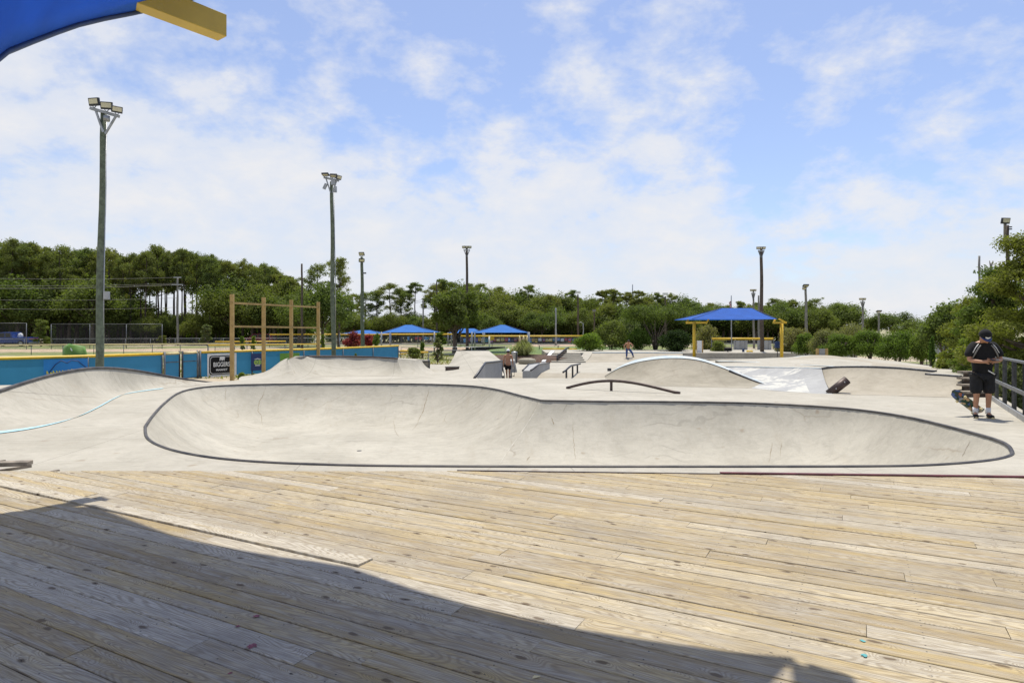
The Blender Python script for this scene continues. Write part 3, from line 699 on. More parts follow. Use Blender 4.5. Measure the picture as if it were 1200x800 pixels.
# upper plateau behind the channel and its brown bank
mb = MB(); up_ = -.95
Lx, Rx = X(600, 37.5), 27.9
mb.loft([Vector((Lx, 32.6, -1.296)), Vector((Rx, 32.6, -1.296))], [Vector((Lx, 37.4, up_)), Vector((Rx, 37.4, up_))], [(0, 0), (1, 1)], False)
struct(mb.build('plaza_bank', M['tan']))
mb = MB(); mb.poly([Vector((Lx, 37.4, up_)), Vector((Rx, 37.4, up_)), Vector((Rx, 53.98, up_)), Vector((Lx, 53.98, up_))])
mb.poly([Vector((Lx, 32.6, -1.3)), Vector((Lx, 37.4, up_)), Vector((Lx, 53.98, up_)), Vector((Lx, 53.98, -1.3))])
struct(mb.build('plaza_upper_floor', M['conc']))
# kinked hubba ledge
t = thing('kinked_ledge', 'long kinked grey concrete ledge with steel edges running down the brown bank', 'grind ledge', (X(622, 34), 34, -1.3))
pr = [(33, Z(434.3, 33)), (36.5, Z(427.3, 36.5)), (41.5, Z(425.4, 41.5))]
Lft = [X(612.3, 33), X(619.5, 36.5), X(632, 41.5)]; Rgt = [X(621.7, 33), X(631.5, 36.5), X(644.3, 41.5)]
mb = MB(); vs = []
for (d, z), l, r_ in zip(pr, Lft, Rgt): vs += [Vector((l, d, -1.31)), Vector((l, d, z)), Vector((r_, d, z)), Vector((r_, d, -1.31))]
mb.add(vs, [(0, 1, 2, 3), (8, 11, 10, 9)]+[(i+a, i+4+a, i+4+b, i+b) for i in (0, 4) for a, b in ((0, 1), (1, 2), (2, 3))]); mb.build('concrete_block', M['gpaint'], t)
for k in (1, 2):
    MB().tube([vs[i*4+k]+Vector((0, 0, .01)) for i in range(3)], .045, 6).build('steel_edge', M['steel'], t)
# kinked handrail
t = thing('kinked_rail', 'short kinked dark grind rail on three posts on the brown bank', 'grind rail', (X(670, 34), 34, -1.0))
pts = [P(660, 436, 32), P(669, 428.6, 35), P(680, 426.2, 38.5)]
MB().tube(pts, .05, 8).build('rail', M['steel'], t)
for px, py, D in ((663.7, 433, 33.1), (671, 428.2, 35.7), (676.6, 426.9, 37.4)):
    p = P(px, py, D); zg = -1.3+max(0, min(1, (D-32.6)/4.8))*.35
    MB().box((p.x, p.y, (p.z+zg)/2), (.09, .09, p.z-zg)).build('post', M['steel'], t)
# arched grind rail on the rim platform
t = thing('arched_rail', 'low dark brown arched grind rail on one short post between bowl and hump', 'grind rail', tuple(DP(717, 459)))
a0 = DP(664, 454.5, .02); a1 = DP(797, 460.6, .02); pts = []
for i in range(25):
    u = i/24; p = a0.lerp(a1, u); p.z += .27*(math.sin(math.pi*u**.87))**1.15 ; pts.append(p)
MB().tube(pts, .042, 10).build('rail', M['brown'], t)
p = pts[10]; MB().bar((p.x, p.y, zb(p.y)), (p.x, p.y, p.z), .07, .07).build('post', M['brown'], t)

# hump with painted coping
t = thing('hump_ramp', 'large rounded dirty concrete hump with a worn blue and white painted crest', 'hump ramp', (4.5, 22.5, -.3))
cr = [P(708.5, 441, 24.8), P(718, 435, 24.6), P(731, 429, 24.4), P(750, 423.8, 24.0), P(775, 420.3, 23.4), P(800, 420, 22.8), P(822, 423, 22.4), P(845, 430.5, 21.9), P(866, 439, 21.4), P(885, 446.8, 20.9), P(906, 454.6, 20.3)]
to = [DP(710, 443.5), DP(720, 446.5), DP(737, 449.5), DP(760, 451.5), DP(785, 452.6), DP(810, 453.3), DP(835, 453.9), DP(858, 454.4), DP(878, 455), DP(893, 455.4), DP(908, 455.8)]
for p in to: p.z += .004
mb = MB(); mb.loft(to, cr, quarter(12, 58)); mb.build('front_wall', M['hump'], t)
mb = MB(); c60 = resample(cr, 60); n = 60
w_ = [.26*min(1, i/12, (n-1-i)/5+.3) for i in range(n)]
B = [p+Vector((.03, w_[i]*1.3, w_[i]*.33+.0)) for i, p in enumerate(c60)]
mb.add([p+Vector((0, -.02, .012)) for p in c60]+B, [(i, i+1, i+n+1, i+n) for i in range(n-1)], True); mb.build('painted_crest', M['bluewhite'], t)
mb = MB(); bk = [p+Vector((.3, 2.2, 0)) for p in B]
for p in bk: p.z = min(p.z, -.35)
mb.loft(bk, B, [(0, 0), (.35, .2), (.7, .66), (1, 1)]); mb.build('back_wall', M['conc'], t)
mb = MB(); mb.tube([p+Vector((0, -.03, .0)) for p in c60[44:]], .035, 6); mb.build('coping', M['steel'], t)
# grey painted wall right of the hump
lw = [P(822, 429.6, 24.2), P(870, 430, 23.4), P(920, 430.8, 22.0), P(963, 431.8, 20.6)]
tw = [DP(858, 452), DP(905, 457.5), DP(940, 460), DP(976, 461.6)]
for p in tw: p.z += .005
M['patchwall'] = concrete('grey_wall_white_patches', light=(.41, .41, .395), dark=(.32, .32, .315), stain=(.31, .33, .35), stain_amt=.3, cracks=False, patch=(.51, .50, .45))
t = thing('painted_bank', 'grey painted concrete bank wall with peeling white patches right of the hump', 'bank ramp', (7, 22, -.3))
mb = MB(); mb.loft(tw[:3]+[DP(950, 460.6)], [P(822, 429.6, 24.2), P(870, 430, 23.4), P(920, 430.8, 22.0), P(940, 431.3, 21.3)], quarter(8, 45)); mb.build('wall', M['patchwall'], t)
mb = MB(); mb.loft([DP(950, 460.6), DP(976, 461.8)], [P(940, 431.3, 21.3), P(963, 431.8, 20.6)], quarter(8, 45)); mb.build('wall', M['gpaint'], t)
MB().tube([p+Vector((0, 0, .0)) for p in resample(lw, 20)], .03, 6).build('coping', M['bluewhite'], t)
# right quarter pipes
t = thing('quarter_pipe', 'tan curved quarter pipe with dark coping right of the grey painted wall', 'quarter pipe', (10.5, 20, -.3))
lip = [P(963.5, 431.8, 20.6), P(978, 430.2, 20.2), P(1010, 429.6, 19.8), P(1050, 431, 19.4), P(1080, 433.5, 19.0), P(1098, 435.3, 18.8)]
toe = [DP(977, 461.4), DP(988, 462.3), DP(1008, 462.8), DP(1030, 463.2), DP(1050, 463.6), DP(1066, 464.2)]
for p in toe: p.z += .004
mb = MB(); mb.loft(toe, lip, quarter(12, 68)); mb.build('wall', M['tan'], t)
MB().tube(resample(lip, 40), .033, 8).build('coping', M['steel'], t)
t = thing('quarter_pipe', 'small tan quarter pipe at the right beside the wooden steps', 'quarter pipe', (12.2, 18, -.3))
lip = [P(1084, 438.2, 18.6), P(1105, 439.4, 18.3), P(1127, 441, 18.0)]; toe = [DP(1054, 463.9), DP(1090, 465), DP(1127, 466.4)]
for p in toe: p.z += .006
mb = MB(); mb.loft(toe, lip, quarter(12, 64)); mb.build('wall', M['tan'], t)
MB().tube(resample(lip, 20), .03, 8).build('coping', M['steel'], t)
a, b = lip[-1], toe[-1]; mb = MB()
mb.add([a, b, Vector((a.x, a.y, b.z-.1))], [(0, 1, 2)]); mb.build('end_wall', M['tan'], t)
# platform behind the right-hand ramps
pf = [P(822, 429.6, 24.2), P(870, 430, 23.4), P(920, 430.8, 22.0), P(963.5, 431.8, 20.6), P(978, 430.2, 20.2), P(1010, 429.6, 19.8), P(1050, 431, 19.4), P(1080, 433.5, 19.0), P(1098, 435.3, 18.8), P(1084, 438.2, 18.6), P(1105, 439.4, 18.3), P(1127, 441, 18.0), P(1160, 440, 19.6), P(1150, 434.5, 24), P(1118, 431.8, 27), P(1085, 428, 30), P(1050, 423, 33), P(1000, 418.6, 36), P(955, 417, 38), P(905, 420, 41), P(800, 421, 43), P(800, 424, 36)]
mb = MB(); mb.add(pf, [tuple(x) for x in tessellate_polygon([pf])]); struct(mb.build('upper_platform', M['conc']))
mb = MB()
for a, b in zip(pf[10:], pf[11:]): mb.poly([a, b, Vector((b.x, b.y, -1.3)), Vector((a.x, a.y, -1.3))])
struct(mb.build('upper_platform_edge', M['conc']))
def surf(pts, n, w, up=.012):      # painted stripe lying just above the platform, following given pixels/distances
    mb = MB(); A = resample(pts, n); B = [p+Vector((0, w, 0)) for p in A]
    mb.add([p+Vector((0, 0, up)) for p in A]+[p+Vector((0, 0, up)) for p in B], [(i, i+1, i+n+1, i+n) for i in range(n-1)]); return mb
# shallow upper bowl: low kerb walls with painted tops
def kerb(name, label, pts, h, w, top, side):
    A = resample(pts, 40); n = 40
    t = thing(name, label, 'kerb', tuple(A[20]-Vector((0, 0, h))))
    mb = MB(); B = [p+Vector((0, w, 0)) for p in A]
    A0 = [p-Vector((0, .02, h)) for p in A]; B0 = [p-Vector((0, -.02, h)) for p in B]
    mb.add(A0+A, [(i, i+1, i+n+1, i+n) for i in range(n-1)], True); mb.add(B0+B, [(i, i+1, i+n+1, i+n) for i in range(n-1)], True); mb.build('kerb_wall', M[side], t)
    mb = MB(); mb.add(A+B, [(i, i+1, i+n+1, i+n) for i in range(n-1)], True); mb.build('painted_top', M[top], t)
kerb('low_kerb', 'long low concrete kerb with chipped blue white paint on top behind the grey wall', [P(842, 423.2, 31), P(870, 423.8, 30), P(910, 425.6, 28.5), P(950, 427.8, 27), P(984, 429.6, 25.8)], .14, .5, 'bluewhite', 'hump')
kerb('low_kerb', 'short low kerb with a worn painted top right behind the hump crest', [P(800, 420.6, 40), P(840, 421.4, 37), P(880, 422.6, 35), P(925, 423.6, 33.5)], .12, .5, 'conc', 'hump')
t = thing('low_mound', 'low tan concrete mound edged with worn pale blue paint in front of the hedge', 'mound', (13, 30, -.3))
lipm = [P(918, 420.5, 37.8), P(938, 417.4, 37.5), P(955, 416, 37), P(975, 416.6, 36), P(1000, 420, 33.5), P(1030, 424.5, 31), P(1062, 427.6, 29), P(1100, 431.6, 26)]
toem = [P(905, 422.8, 35), P(925, 421.8, 34.5), P(950, 422.4, 33), P(975, 424.6, 31.5), P(1000, 427, 29.6), P(1030, 429.3, 27.5), P(1062, 431.6, 25.5), P(1096, 433.8, 23.8)]
mb = MB(); mb.loft(toem, lipm, [(0, 0), (.3, .12), (.6, .45), (.85, .82), (1, 1)]); mb.build('slope', M['tan'], t)
mb = MB(); ribbon(mb, lipm, Vector((0, .45, .0)), -.02); mb.build('painted_edge', M['bluewhite'], t)
bk = [p+Vector((.4, 3, 0)) for p in lipm]
for p in bk: p.z = GZ
mb = MB(); mb.loft(bk, [p+Vector((0, .45, -.02)) for p in lipm], [(0, 0), (.5, .7), (1, 1)]); mb.build('back_slope', M['conc'], t)

# slanted pipe
t = thing('slanted_pipe', 'thick dark pipe sticking up at a slant from the concrete right of the hump', 'grind pipe', tuple(DP(970, 461.5)))
a = DP(971, 461.8, -.03); b = P(993, 444.8, a.y-.15); MB().tube([a, b], .12, 20).build('pipe', M['brown'], t)
d = (b-a).normalized(); MB().tube([b-d*.002, b+d*.012], .095, 16).build('end_cap', M['steel'], t)
s_ = d.cross(Vector((0, 0, 1))).normalized()
for q in (.35, .8): MB().sphere(a.lerp(b, q)+s_*.1+Vector((0, -.03, .02)), .02, 8, 5).build('bolt', M['galv'], t)
t = thing('small_stub', 'tiny dark metal stub on the concrete left of the hump crest', 'metal stub', tuple(P(713, 433, 30)))
MB().box(P(714, 433, 27.5), (.14, .2, .12)).build('stub', M['steel'], t)

# wooden steps at far right
t = thing('wooden_steps', 'short flight of weathered wooden steps behind the standing person', 'steps', tuple(DP(1140, 466)))
for i in range(4):
    D = 16.9+i*.36; z0 = zb(17)+.15*(i+1)
    x0_, x1_ = X(1129.5, D), X(1160, D)
    MB().box(((x0_+x1_)/2, D+.14, z0-.025), (x1_-x0_, .3, .05)).build('tread', M['post' if i == 9 else 'graywood'], t)
    MB().box(((x0_+x1_)/2, D+.04, z0-.1), (x1_-x0_-.04, .03, .1)).build('riser', M['brownpole'], t)

# far stair block, ledge, rail with infill, far quarter pipe
topz = -.38
t = thing('stairs', 'pale concrete steps in the distance left of the far quarter pipe', 'steps', (X(668, 50), 50, up_))
for i in range(5):
    D = 48.6+i*.95; z1 = up_+(i+1)*(topz-up_)/5
    MB().box(((X(645, 50)+X(684, 50))/2, (D+54)/2, (up_+z1)/2), (X(684, 50)-X(645, 50), 54-D, z1-up_)).build('step', M['conc'], t)
t = thing('stair_ledge', 'pale sloping concrete ledge along the left side of the distant steps', 'grind ledge', (X(641, 50), 50, up_))
vs = [Vector((X(634.5, 48.3), 48.3, up_)), Vector((X(638.5, 48.3), 48.3, up_)), Vector((X(650, 54), 54, up_)), Vector((X(646, 54), 54, up_))]
hs = [.12, .12, .72, .72]
mb = MB(); mb.add(vs+[v+Vector((0, 0, h)) for v, h in zip(vs, hs)], [(0, 1, 5, 4), (1, 2, 6, 5), (2, 3, 7, 6), (3, 0, 4, 7), (4, 5, 6, 7)]); mb.build('concrete_block', M['white'], t)
t = thing('stair_rail', 'brown stair railing panel on the distant concrete steps', 'stair rail', (X(660, 50), 50, up_))
a = P(652.8, 417, 49); b = P(663.6, 408.2, 53.5); a0 = P(652.8, 424, 49); b0 = P(663.6, 417, 53.5)
MB().tube([a, b, b+Vector((.25, .3, .05))], .06, 6).build('handrail', M['steel'], t)
MB().add([a, b, b0, a0], [(0, 1, 2, 3)]).build('infill_panel', M['brown'], t)
for p, q in ((a, a0), (b, b0)): MB().tube([q, p], .05, 6).build('post', M['steel'], t)
t = thing('quarter_pipe', 'far wide quarter pipe with a worn pale blue lip behind the skater', 'quarter pipe', (X(740, 52), 52, up_))
lip = [P(694, 413.4, 53), P(720, 413.4, 53), P(760, 413.4, 53), P(800, 413.6, 53)]; toe = [Vector((X(684, 49), 49, up_+.004)), Vector((X(715, 49.4), 49.4, up_+.004)), Vector((X(760, 49.4), 49.4, up_+.004)), Vector((X(800, 49.4), 49.4, up_+.004))]
mb = MB(); mb.loft(toe, lip, quarter(8, 60)); mb.build('wall', M['tan'], t)
mb = MB(); mb.loft([Vector((X(669, 48.8), 48.8, up_+.004)), toe[0]], [P(684, 413.4, 53), P(694, 413.4, 53)], quarter(5, 30)); mb.build('side_bank', M['conc'], t)
MB().tube(resample(lip, 30), .07, 6).build('painted_lip', M['bluewhite'], t)
mb = MB(); mb.add([Vector((X(640, 53), 53.02, topz)), Vector((X(1005, 53), 53.02, topz)), Vector((X(1005, 53), 61, topz)), Vector((X(640, 53), 61, topz)), Vector((X(640, 53), 61, GZ)), Vector((X(1005, 53), 61, GZ)), Vector((X(640, 53), 53.02, -1.3)), Vector((X(1005, 53), 53.02, -1.3))], [(0, 1, 2, 3), (3, 2, 5, 4), (0, 3, 4, 6), (0, 6, 7, 1), (1, 7, 5, 2)])
struct(mb.build('far_platform', M['conc']))
t = thing('round_seat', 'round pale concrete disc seat in front of the pampas grass', 'seat', (X(617, 47), 47, up_))
MB().lathe([(.5, 0), (.62, .06), (.66, .28), (.55, .36), (.3, .42), (0, .43)], (X(617.5, 47), 47, up_), 28).build('concrete_disc', M['hump'], t)
mb = MB(); mc = Vector((X(612, 52), 51.2, -.96)); vs = []
for r_, z in ((0, .52), (.5, .46), (.85, .25), (1, 0)):
    for k in range(28):
        q = 2*math.pi*k/28; vs.append(mc+Vector((4.3*r_*math.cos(q), 2.7*r_*math.sin(q), z+rng.uniform(-.03, .03))))
mb.add(vs, [(i*28+k, (i+1)*28+k, (i+1)*28+(k+1) % 28, i*28+(k+1) % 28) for i in range(3) for k in range(28)], True)
o = mb.build('mulch_bed', M['mulch']); struct(o)
# ---------------------------------------------------------------- fences
def uvpanel(name, quads, m, parent):
    me = bpy.data.meshes.new(name); off = wl(parent); vs = []; fs = []; uvs = []
    u = 0
    for a, b, c, d in quads:          # a,b bottom; c,d top
        o = len(vs); vs += [a-off, b-off, c-off, d-off]; fs.append((o, o+1, o+2, o+3)); L = (b-a).length; h = (d-a).length
        uvs += [(u, 0), (u+L, 0), (u+L, h), (u, h)]; u += L
    me.from_pydata(vs, [], fs); l = me.uv_layers.new(name='UVMap')
    for i, q in enumerate(uvs): l.data[i].uv = q
    me.materials.append(m); o = bpy.data.objects.new(name, me); C.objects.link(o); o.parent = parent; return o
def fence(name, label, pts, zb_, zt, cap=None, capr=.05, pm='dgalv', pr=.03, spacing=3.0, panel=None, rail=True, group=None):
    """pts: list of (px, D) stations along the fence"""
    q = [Vector((X(px, D), D, zb_)) for px, D in pts]
    t = thing(name, label, 'fence', tuple(q[len(q)//2]), group)
    L = sum((b-a).length for a, b in zip(q, q[1:])); n = max(2, int(L/spacing)+1)
    st = resample(q, n) if len(q) > 2 else [q[0].lerp(q[1], i/(n-1)) for i in range(n)]
    up = Vector((0, 0, zt-zb_))
    fy = Vector((0, -.06, 0)) if panel == 'screen' else Vector((0, 0, 0))
    for p in st: MB().tube([p+fy, p+fy+up-Vector((0, 0, .03))], pr, 6).build('post', M[pm], t)
    if panel: uvpanel('fabric' if panel == 'screen' else 'mesh_panel', [(a+Vector((0, .0, .05)), b+Vector((0, 0, .05)), b+up, a+up) for a, b in zip(st, st[1:])], M[panel], t)
    if cap: MB().tube([p+up for p in st], capr, 8).build('cap', M[cap], t)
    elif rail: MB().tube([p+up for p in st], .028, 6).build('top_rail', M[pm], t)
    return t, st
FT = .45
fpts = [(-130, 22.5), (-60, 23.5), (0, 25), (60, 26), (115, 27.3), (191, 29.6)]
_, stA = fence('outfield_fence', 'bright blue mesh covered fence with fat yellow cap, section left of the gate', fpts, GZ, FT, 'yellow', .062, 'dgalv', .03, 2.6, 'screen')
_, stB = fence('outfield_fence', 'bright blue mesh covered fence with yellow cap running right from the gate', [(233, 31.4), (272, 33), (300, 33.9), (340, 35.2), (380, 37), (420, 39.6), (467, 43.7)], GZ, FT, 'yellow', .055, 'dgalv', .035, 2.6, 'screen')
t = thing('fence_gate', 'double blue mesh gate with dark steel posts and a yellow cap between two fence sections', 'gate', (X(212, 30.5), 30.5, GZ))
ga, gm, gb = Vector((X(191, 29.6), 29.6, GZ)), Vector((X(212, 30.5), 30.5, GZ)), Vector((X(233, 31.4), 31.4, GZ))
for p in (ga, gm, gb):
    for dx in (-.07, .07): MB().tube([p+Vector((dx, 0, 0)), p+Vector((dx, 0, FT-GZ+.1))], .045, 8).build('post', M['steel' if p is gm else 'dgalv'], t)
for a, b in ((ga, gm), (gm, gb)):
    d = (b-a).normalized()*.12; a2, b2 = a+d, b-d
    uvpanel('fabric', [(a2+Vector((0, 0, .06)), b2+Vector((0, 0, .06)), b2+Vector((0, 0, 1.22)), a2+Vector((0, 0, 1.22)))], M['screen'], t)
    for z in (.06, .85): MB().tube([a2+Vector((0, -.02, z)), b2+Vector((0, -.02, z))], .022, 6).build('rail', M['dgalv'], t)
    MB().tube([a2+Vector((0, 0, 1.25)), b2+Vector((0, 0, 1.25))], .055, 8).build('cap', M['cream'], t)
MB().box(gm+Vector((-.1, -.06, .25)), (.1, .06, .12)).build('latch', M['steel'], t)
# banners hung on the fence
def fence_at(px):
    k = (px-600)/F
    for st in (stA, stB):
        for a, b in zip(st, st[1:]):
            fa, fb = a.x-k*a.y, b.x-k*b.y
            if fa <= 0 <= fb: return a.lerp(b, -fa/(fb-fa)).y
    return 30
def banner(name, label, x0, x1, y0, y1, m):
    Da, Db = fence_at(x0)-.16, fence_at(x1)-.16; a = P(x0, y1, Da); b = P(x1, y1, Db); c = P(x1, y0, Db); d = P(x0, y0, Da)
    zt = min(c.z, d.z); zb__ = (a.z+b.z)/2
    a.z = b.z = max(zb__, GZ+.03); c.z = d.z = min((c.z+d.z)/2, FT-.06)
    t = thing(name, label, 'banner', tuple((a+b)/2)); th = Vector((0, .012, 0))
    MB().add([a, b, c, d, a+th, b+th, c+th, d+th], [(0, 1, 2, 3), (7, 6, 5, 4), (0, 3, 7, 4), (1, 5, 6, 2), (3, 2, 6, 7), (0, 4, 5, 1)]).build('vinyl', M[m], t)
    return t, a, b, d
def text(t, s, c, ux, size, m, off=.0, ext=.003, sx=1, name='lettering'):
    cu = bpy.data.curves.new('txt', 'FONT'); cu.body = s; cu.align_x = 'CENTER'; cu.align_y = 'CENTER'; cu.size = size; cu.extrude = ext; cu.offset = off
    o = bpy.data.objects.new('txt', cu); C.objects.link(o); bpy.context.view_layer.update()
    me = bpy.data.meshes.new_from_object(o.evaluated_get(bpy.context.evaluated_depsgraph_get())); bpy.data.objects.remove(o)
    ux = ux.normalized(); uz = Vector((0, 0, 1)); uy = uz.cross(ux)
    mt = Matrix.Translation(c-wl(t)) @ Matrix((ux, uz, -uy)).transposed().to_4x4() @ Matrix.Scale(sx, 4, (1, 0, 0))
    me.transform(mt); me.name = name; o = bpy.data.objects.new(name, me); C.objects.link(o); me.materials.clear(); me.materials.append(m); o.parent = t; return o
def flat(name, pts2, c, ux, m, t, lift):
    ux = ux.normalized(); n = ux.cross(Vector((0, 0, 1)))
    n = n if n.y < 0 else -n
    vs = [c+ux*u+Vector((0, 0, v))+n*lift for u, v in pts2]; k = len(vs)
    mb = MB(); mb.add(vs+[v-n*.002 for v in vs], [tuple(range(k)), tuple(reversed(range(k, 2*k)))]+[(i, (i+1) % k, (i+1) % k+k, i+k) for i in range(k)])
    return mb.build(name, M[m] if isinstance(m, str) else m, t)
t, a, b, d = banner('banner', 'white banner with a black badge reading BIGGERS MARKET on the blue fence', 243, 277, 414, 443, 'white')
ux = b-a; Wd = ux.length; Ht = d.z-a.z; c = (a+b)/2-ux.normalized()*.02+Vector((0, 0, Ht*.5))+ux.cross(Vector((0, 0, 1))).normalized()*.012
def badge(w, h, k=9):
    pts = []
    for cxx, czz, q0 in ((1, 1, 0), (-1, 1, 90), (-1, -1, 180), (1, -1, 270)):
        for i in range(k):
            q = R(q0+90*i/(k-1)); pts.append((cxx*(w/2-.13)+.13*math.cos(q), czz*(h/2-.13)+.13*math.sin(q)+(.05 if czz > 0 else -.05)*(1-abs(math.cos(q)))*0))
    return pts
flat('badge', badge(Wd*.86, Ht*.82), c, ux, 'black', t, .006)
flat('badge_line', badge(Wd*.80, Ht*.74), c, ux, 'white', t, .009)
flat('badge_face', badge(Wd*.775, Ht*.70), c, ux, 'black', t, .012)
nn = Vector((0, -.02, 0))
text(t, 'BIGGERS', c+nn+Vector((0, 0, .02)), ux, .30, M['white'], off=.006, sx=.77)
text(t, 'MARKET', c+nn+Vector((0, 0, -.24)), ux, .14, M['white'], off=.003, sx=1.15)
flat('bear_emblem', [(-.13, .0), (-.1, 0), (-.09, .06), (-.03, .05), (-.02, 0), (.03, 0), (.04, .07), (.08, .05), (.09, 0), (.12, 0), (.13, .1), (.16, .12), (.12, .2), (.02, .19), (-.06, .21), (-.13, .16)], c+Vector((.0, 0, .21)), ux, 'white', t, .02)
t, a, b, d = banner('banner', 'navy banner with green and white lettering behind the second wooden post', 294, 309.5, 414, 434, 'bannernavy'); ux = b-a; c = (a+b)/2+Vector((0, 0, (d.z-a.z)/2))
un = ux.normalized(); nv = ux.cross(Vector((0, 0, 1))).normalized()*.01
flat('green_print', [(-.2, .02), (-.12, .1), (.0, .07), (.12, .11), (.2, .04), (.2, -.1), (.1, -.12), (0, -.09), (-.12, -.13), (-.17, -.1)], c, ux, 'gprint', t, .006)
for q in (-.13, -.04, .05, .14): flat('dark_print', [(q-.018, -.06), (q+.018, -.06), (q+.014, .04), (q-.014, .05)], c, ux, 'bannernavy', t, .012)
flat('white_print', [(-.2, .14), (-.1, .17), (0, .2), (.1, .17), (.2, .14), (.1, .13), (0, .155), (-.1, .13)], c, ux, 'white', t, .008)
flat('white_print', [(-.14, -.2), (.14, -.2), (.12, -.15), (-.12, -.15)], c, ux, 'white', t, .008)
banner('banner', 'plain green banner low on the fence above the quarter pipe shoulder', 328, 351, 413.5, 424, 'bannergreen')
t, a, b, d = banner('banner', 'large blue banner with a mountain outline on the fence left of the green pole', 51, 102.5, 421, 440, 'bannerblue'); ux = b-a; L_ = ux.length; c = (a+b)/2
un = ux.normalized(); zc = d.z-a.z
def arc_line(pts, m, r=.012, nm='printed_line'): MB().tube([c+un*u+Vector((0, -.02, v)) for u, v in pts], r, 5).build(nm, m, t)
arc_line([(-.55, .15), (-.35, .45), (-.15, .62), (.05, .5), (.2, .62), (.42, .58), (.6, .4), (.72, .3)], M['bannernavy'], .016)
o = text(t, 'Carolina Coast', c+nn+Vector((.0, 0, .14)), ux, .2, M['yprint'], off=.012, sx=1.05) if False else None
rr = random.Random(2); u = -.62
while u < .75:
    mbt = MB(); h = rr.uniform(.05, .12); z_ = .1+.1*(u+.62)*.6
    k = [(-.03, 0), (.03, 0), (.045, .03), (.02, .045), (.0, h), (-.03, h)]
    flat('letter', [(u+a_, z_+b_) for a_, b_ in k], c, ux, 'yprint', t, .02); u += rr.uniform(.085, .12)

# fences further back
fence('field_fence', 'low far fence with a thin faded yellow cap left of the wooden frame', [(-40, 58), (60, 60), (150, 62), (275, 64)], GZ, Z(403.6, 61), 'cream', .05, 'dgalv', .03, 2.4, 'chain')
fence('field_fence', 'low yellow capped fence seen through the wooden frame', [(244, 50), (300, 52), (376, 54)], GZ, Z(403.8, 52), 'yellow', .05, 'dgalv', .03, 2.4, 'chain')
fence('field_fence', 'short upper yellow capped fence above the wooden frame lower rail', [(252, 66), (300, 67), (335, 68)], GZ, Z(400, 67), 'yellow', .06, 'dgalv', .03, 3, 'chain')
fence('backstop_fence', 'tall dark chain link backstop fence beside the blue pickup', [(-40, 74), (31, 75)], GZ, Z(378.5, 75), None, .05, 'dgalv', .04, 3.2, 'darkchain')
fence('backstop_fence', 'tall dark chain link backstop fence left and right of the green pole', [(60, 76), (110, 77), (190, 78)], GZ, Z(379.5, 77), None, .05, 'dgalv', .04, 4, 'darkchain')
fence('chain_link_fence', 'long grey chain link fence with a plain rail before the pine wood', [(-60, 84), (100, 86), (260, 90), (420, 94)], GZ, Z(396.5, 88), None, .05, 'galv', .03, 3, 'chain')
fence('field_fence', 'high yellow capped fence beyond the frame, near the red blossom shrubs', [(316, 82), (360, 83), (420, 84), (478, 85), (531, 86)], GZ, Z(391.6, 84), 'yellow', .09, 'dgalv', .04, 4, 'chain')
fence('field_fence', 'long yellow capped field fence behind the oak and middle canopy', [(540, 88), (600, 88), (650, 88), (687, 88)], GZ, Z(393.6, 88), 'yellow', .1, 'dgalv', .04, 4, 'chain')
fence('field_fence', 'yellow capped fence with grey panels under the yellow post canopy', [(834, 62), (870, 62), (906, 62)], GZ, Z(396.8, 62), 'yellow', .1, 'dgalv', .04, 3, 'chain')
fence('chain_link_fence', 'low grey chain link fence in front of the oak trunk', [(470, 56), (540, 57), (592, 58)], GZ, Z(406.5, 57), None, .05, 'galv', .03, 2.5, 'chain')
fence('field_fence', 'short yellow capped fence glimpsed between hedge and right-hand trees', [(1086, 42), (1124, 42)], GZ, Z(402.5, 42), 'yellow', .05, 'dgalv', .03, 2, 'chain')
for lab, (xa, xb, y, D) in (('low yellow capped fence end left of the small bush', (469, 481, 411, 46)), ('low yellow capped fence end right of the small bush', (488, 502, 412.6, 44)), ('low yellow rail fence behind the stair ledge', (636, 664, 409, 64)), ('low yellow rail fence right of the stair railing', (666, 676, 409.2, 65))):
    fence('field_fence', lab, [(xa, D), (xb, D)], GZ, Z(y, D), 'yellow', .06 if D < 50 else .09, 'dgalv', .03, 1.5, 'chain')
MB_ = MB().tube([P(469, 414.5, 46), P(481, 413.5, 46)], .05, 6).build('rail', M['yellow']); tag(MB_, 'lower yellow rail just right of where the blue fence ends', 'rail')
# advertising boards behind the fences: many small coloured panels
cols = [(.7, .7, .7), (.5, .08, .08), (.05, .12, .4), (.65, .5, .1), (.06, .3, .35), (.45, .2, .35), (.03, .04, .06), (.15, .35, .55), (.75, .72, .6), (.35, .08, .1)]
adm = [mat('sign_colour', c_, .6, noise=.1) for c_ in cols]
rr = random.Random(11); k = 0; px = 543
while px < 690:
    wpx = rr.uniform(2.6, 4.6); D = 104; y0 = rr.uniform(395.8, 397); y1 = y0+rr.uniform(3.0, 4.8)
    if not (556 < px < 558):
        t = thing('field_sign', 'small coloured board in the row on the far field fence, '+('left of' if px < 603 else 'right of')+' the pampas grass', 'sign', tuple(P(px, y1, D)), 'small coloured boards across the ball field')
        c1 = rr.choice(adm); c2 = rr.choice(adm)
        MB().box(P(px+wpx/2, (y0+y1)/2, D), (wpx/F*D*.92, .05, (y1-y0)/F*D)).build('board', c1, t)
        MB().box(P(px+wpx/2, (y0*1.2+y1*.8)/2, D)+Vector((0, -.04, 0)), (wpx/F*D*.6, .03, (y1-y0)/F*D*.3)).build('print', c2, t)
    px += wpx+rr.uniform(.1, 1.2)
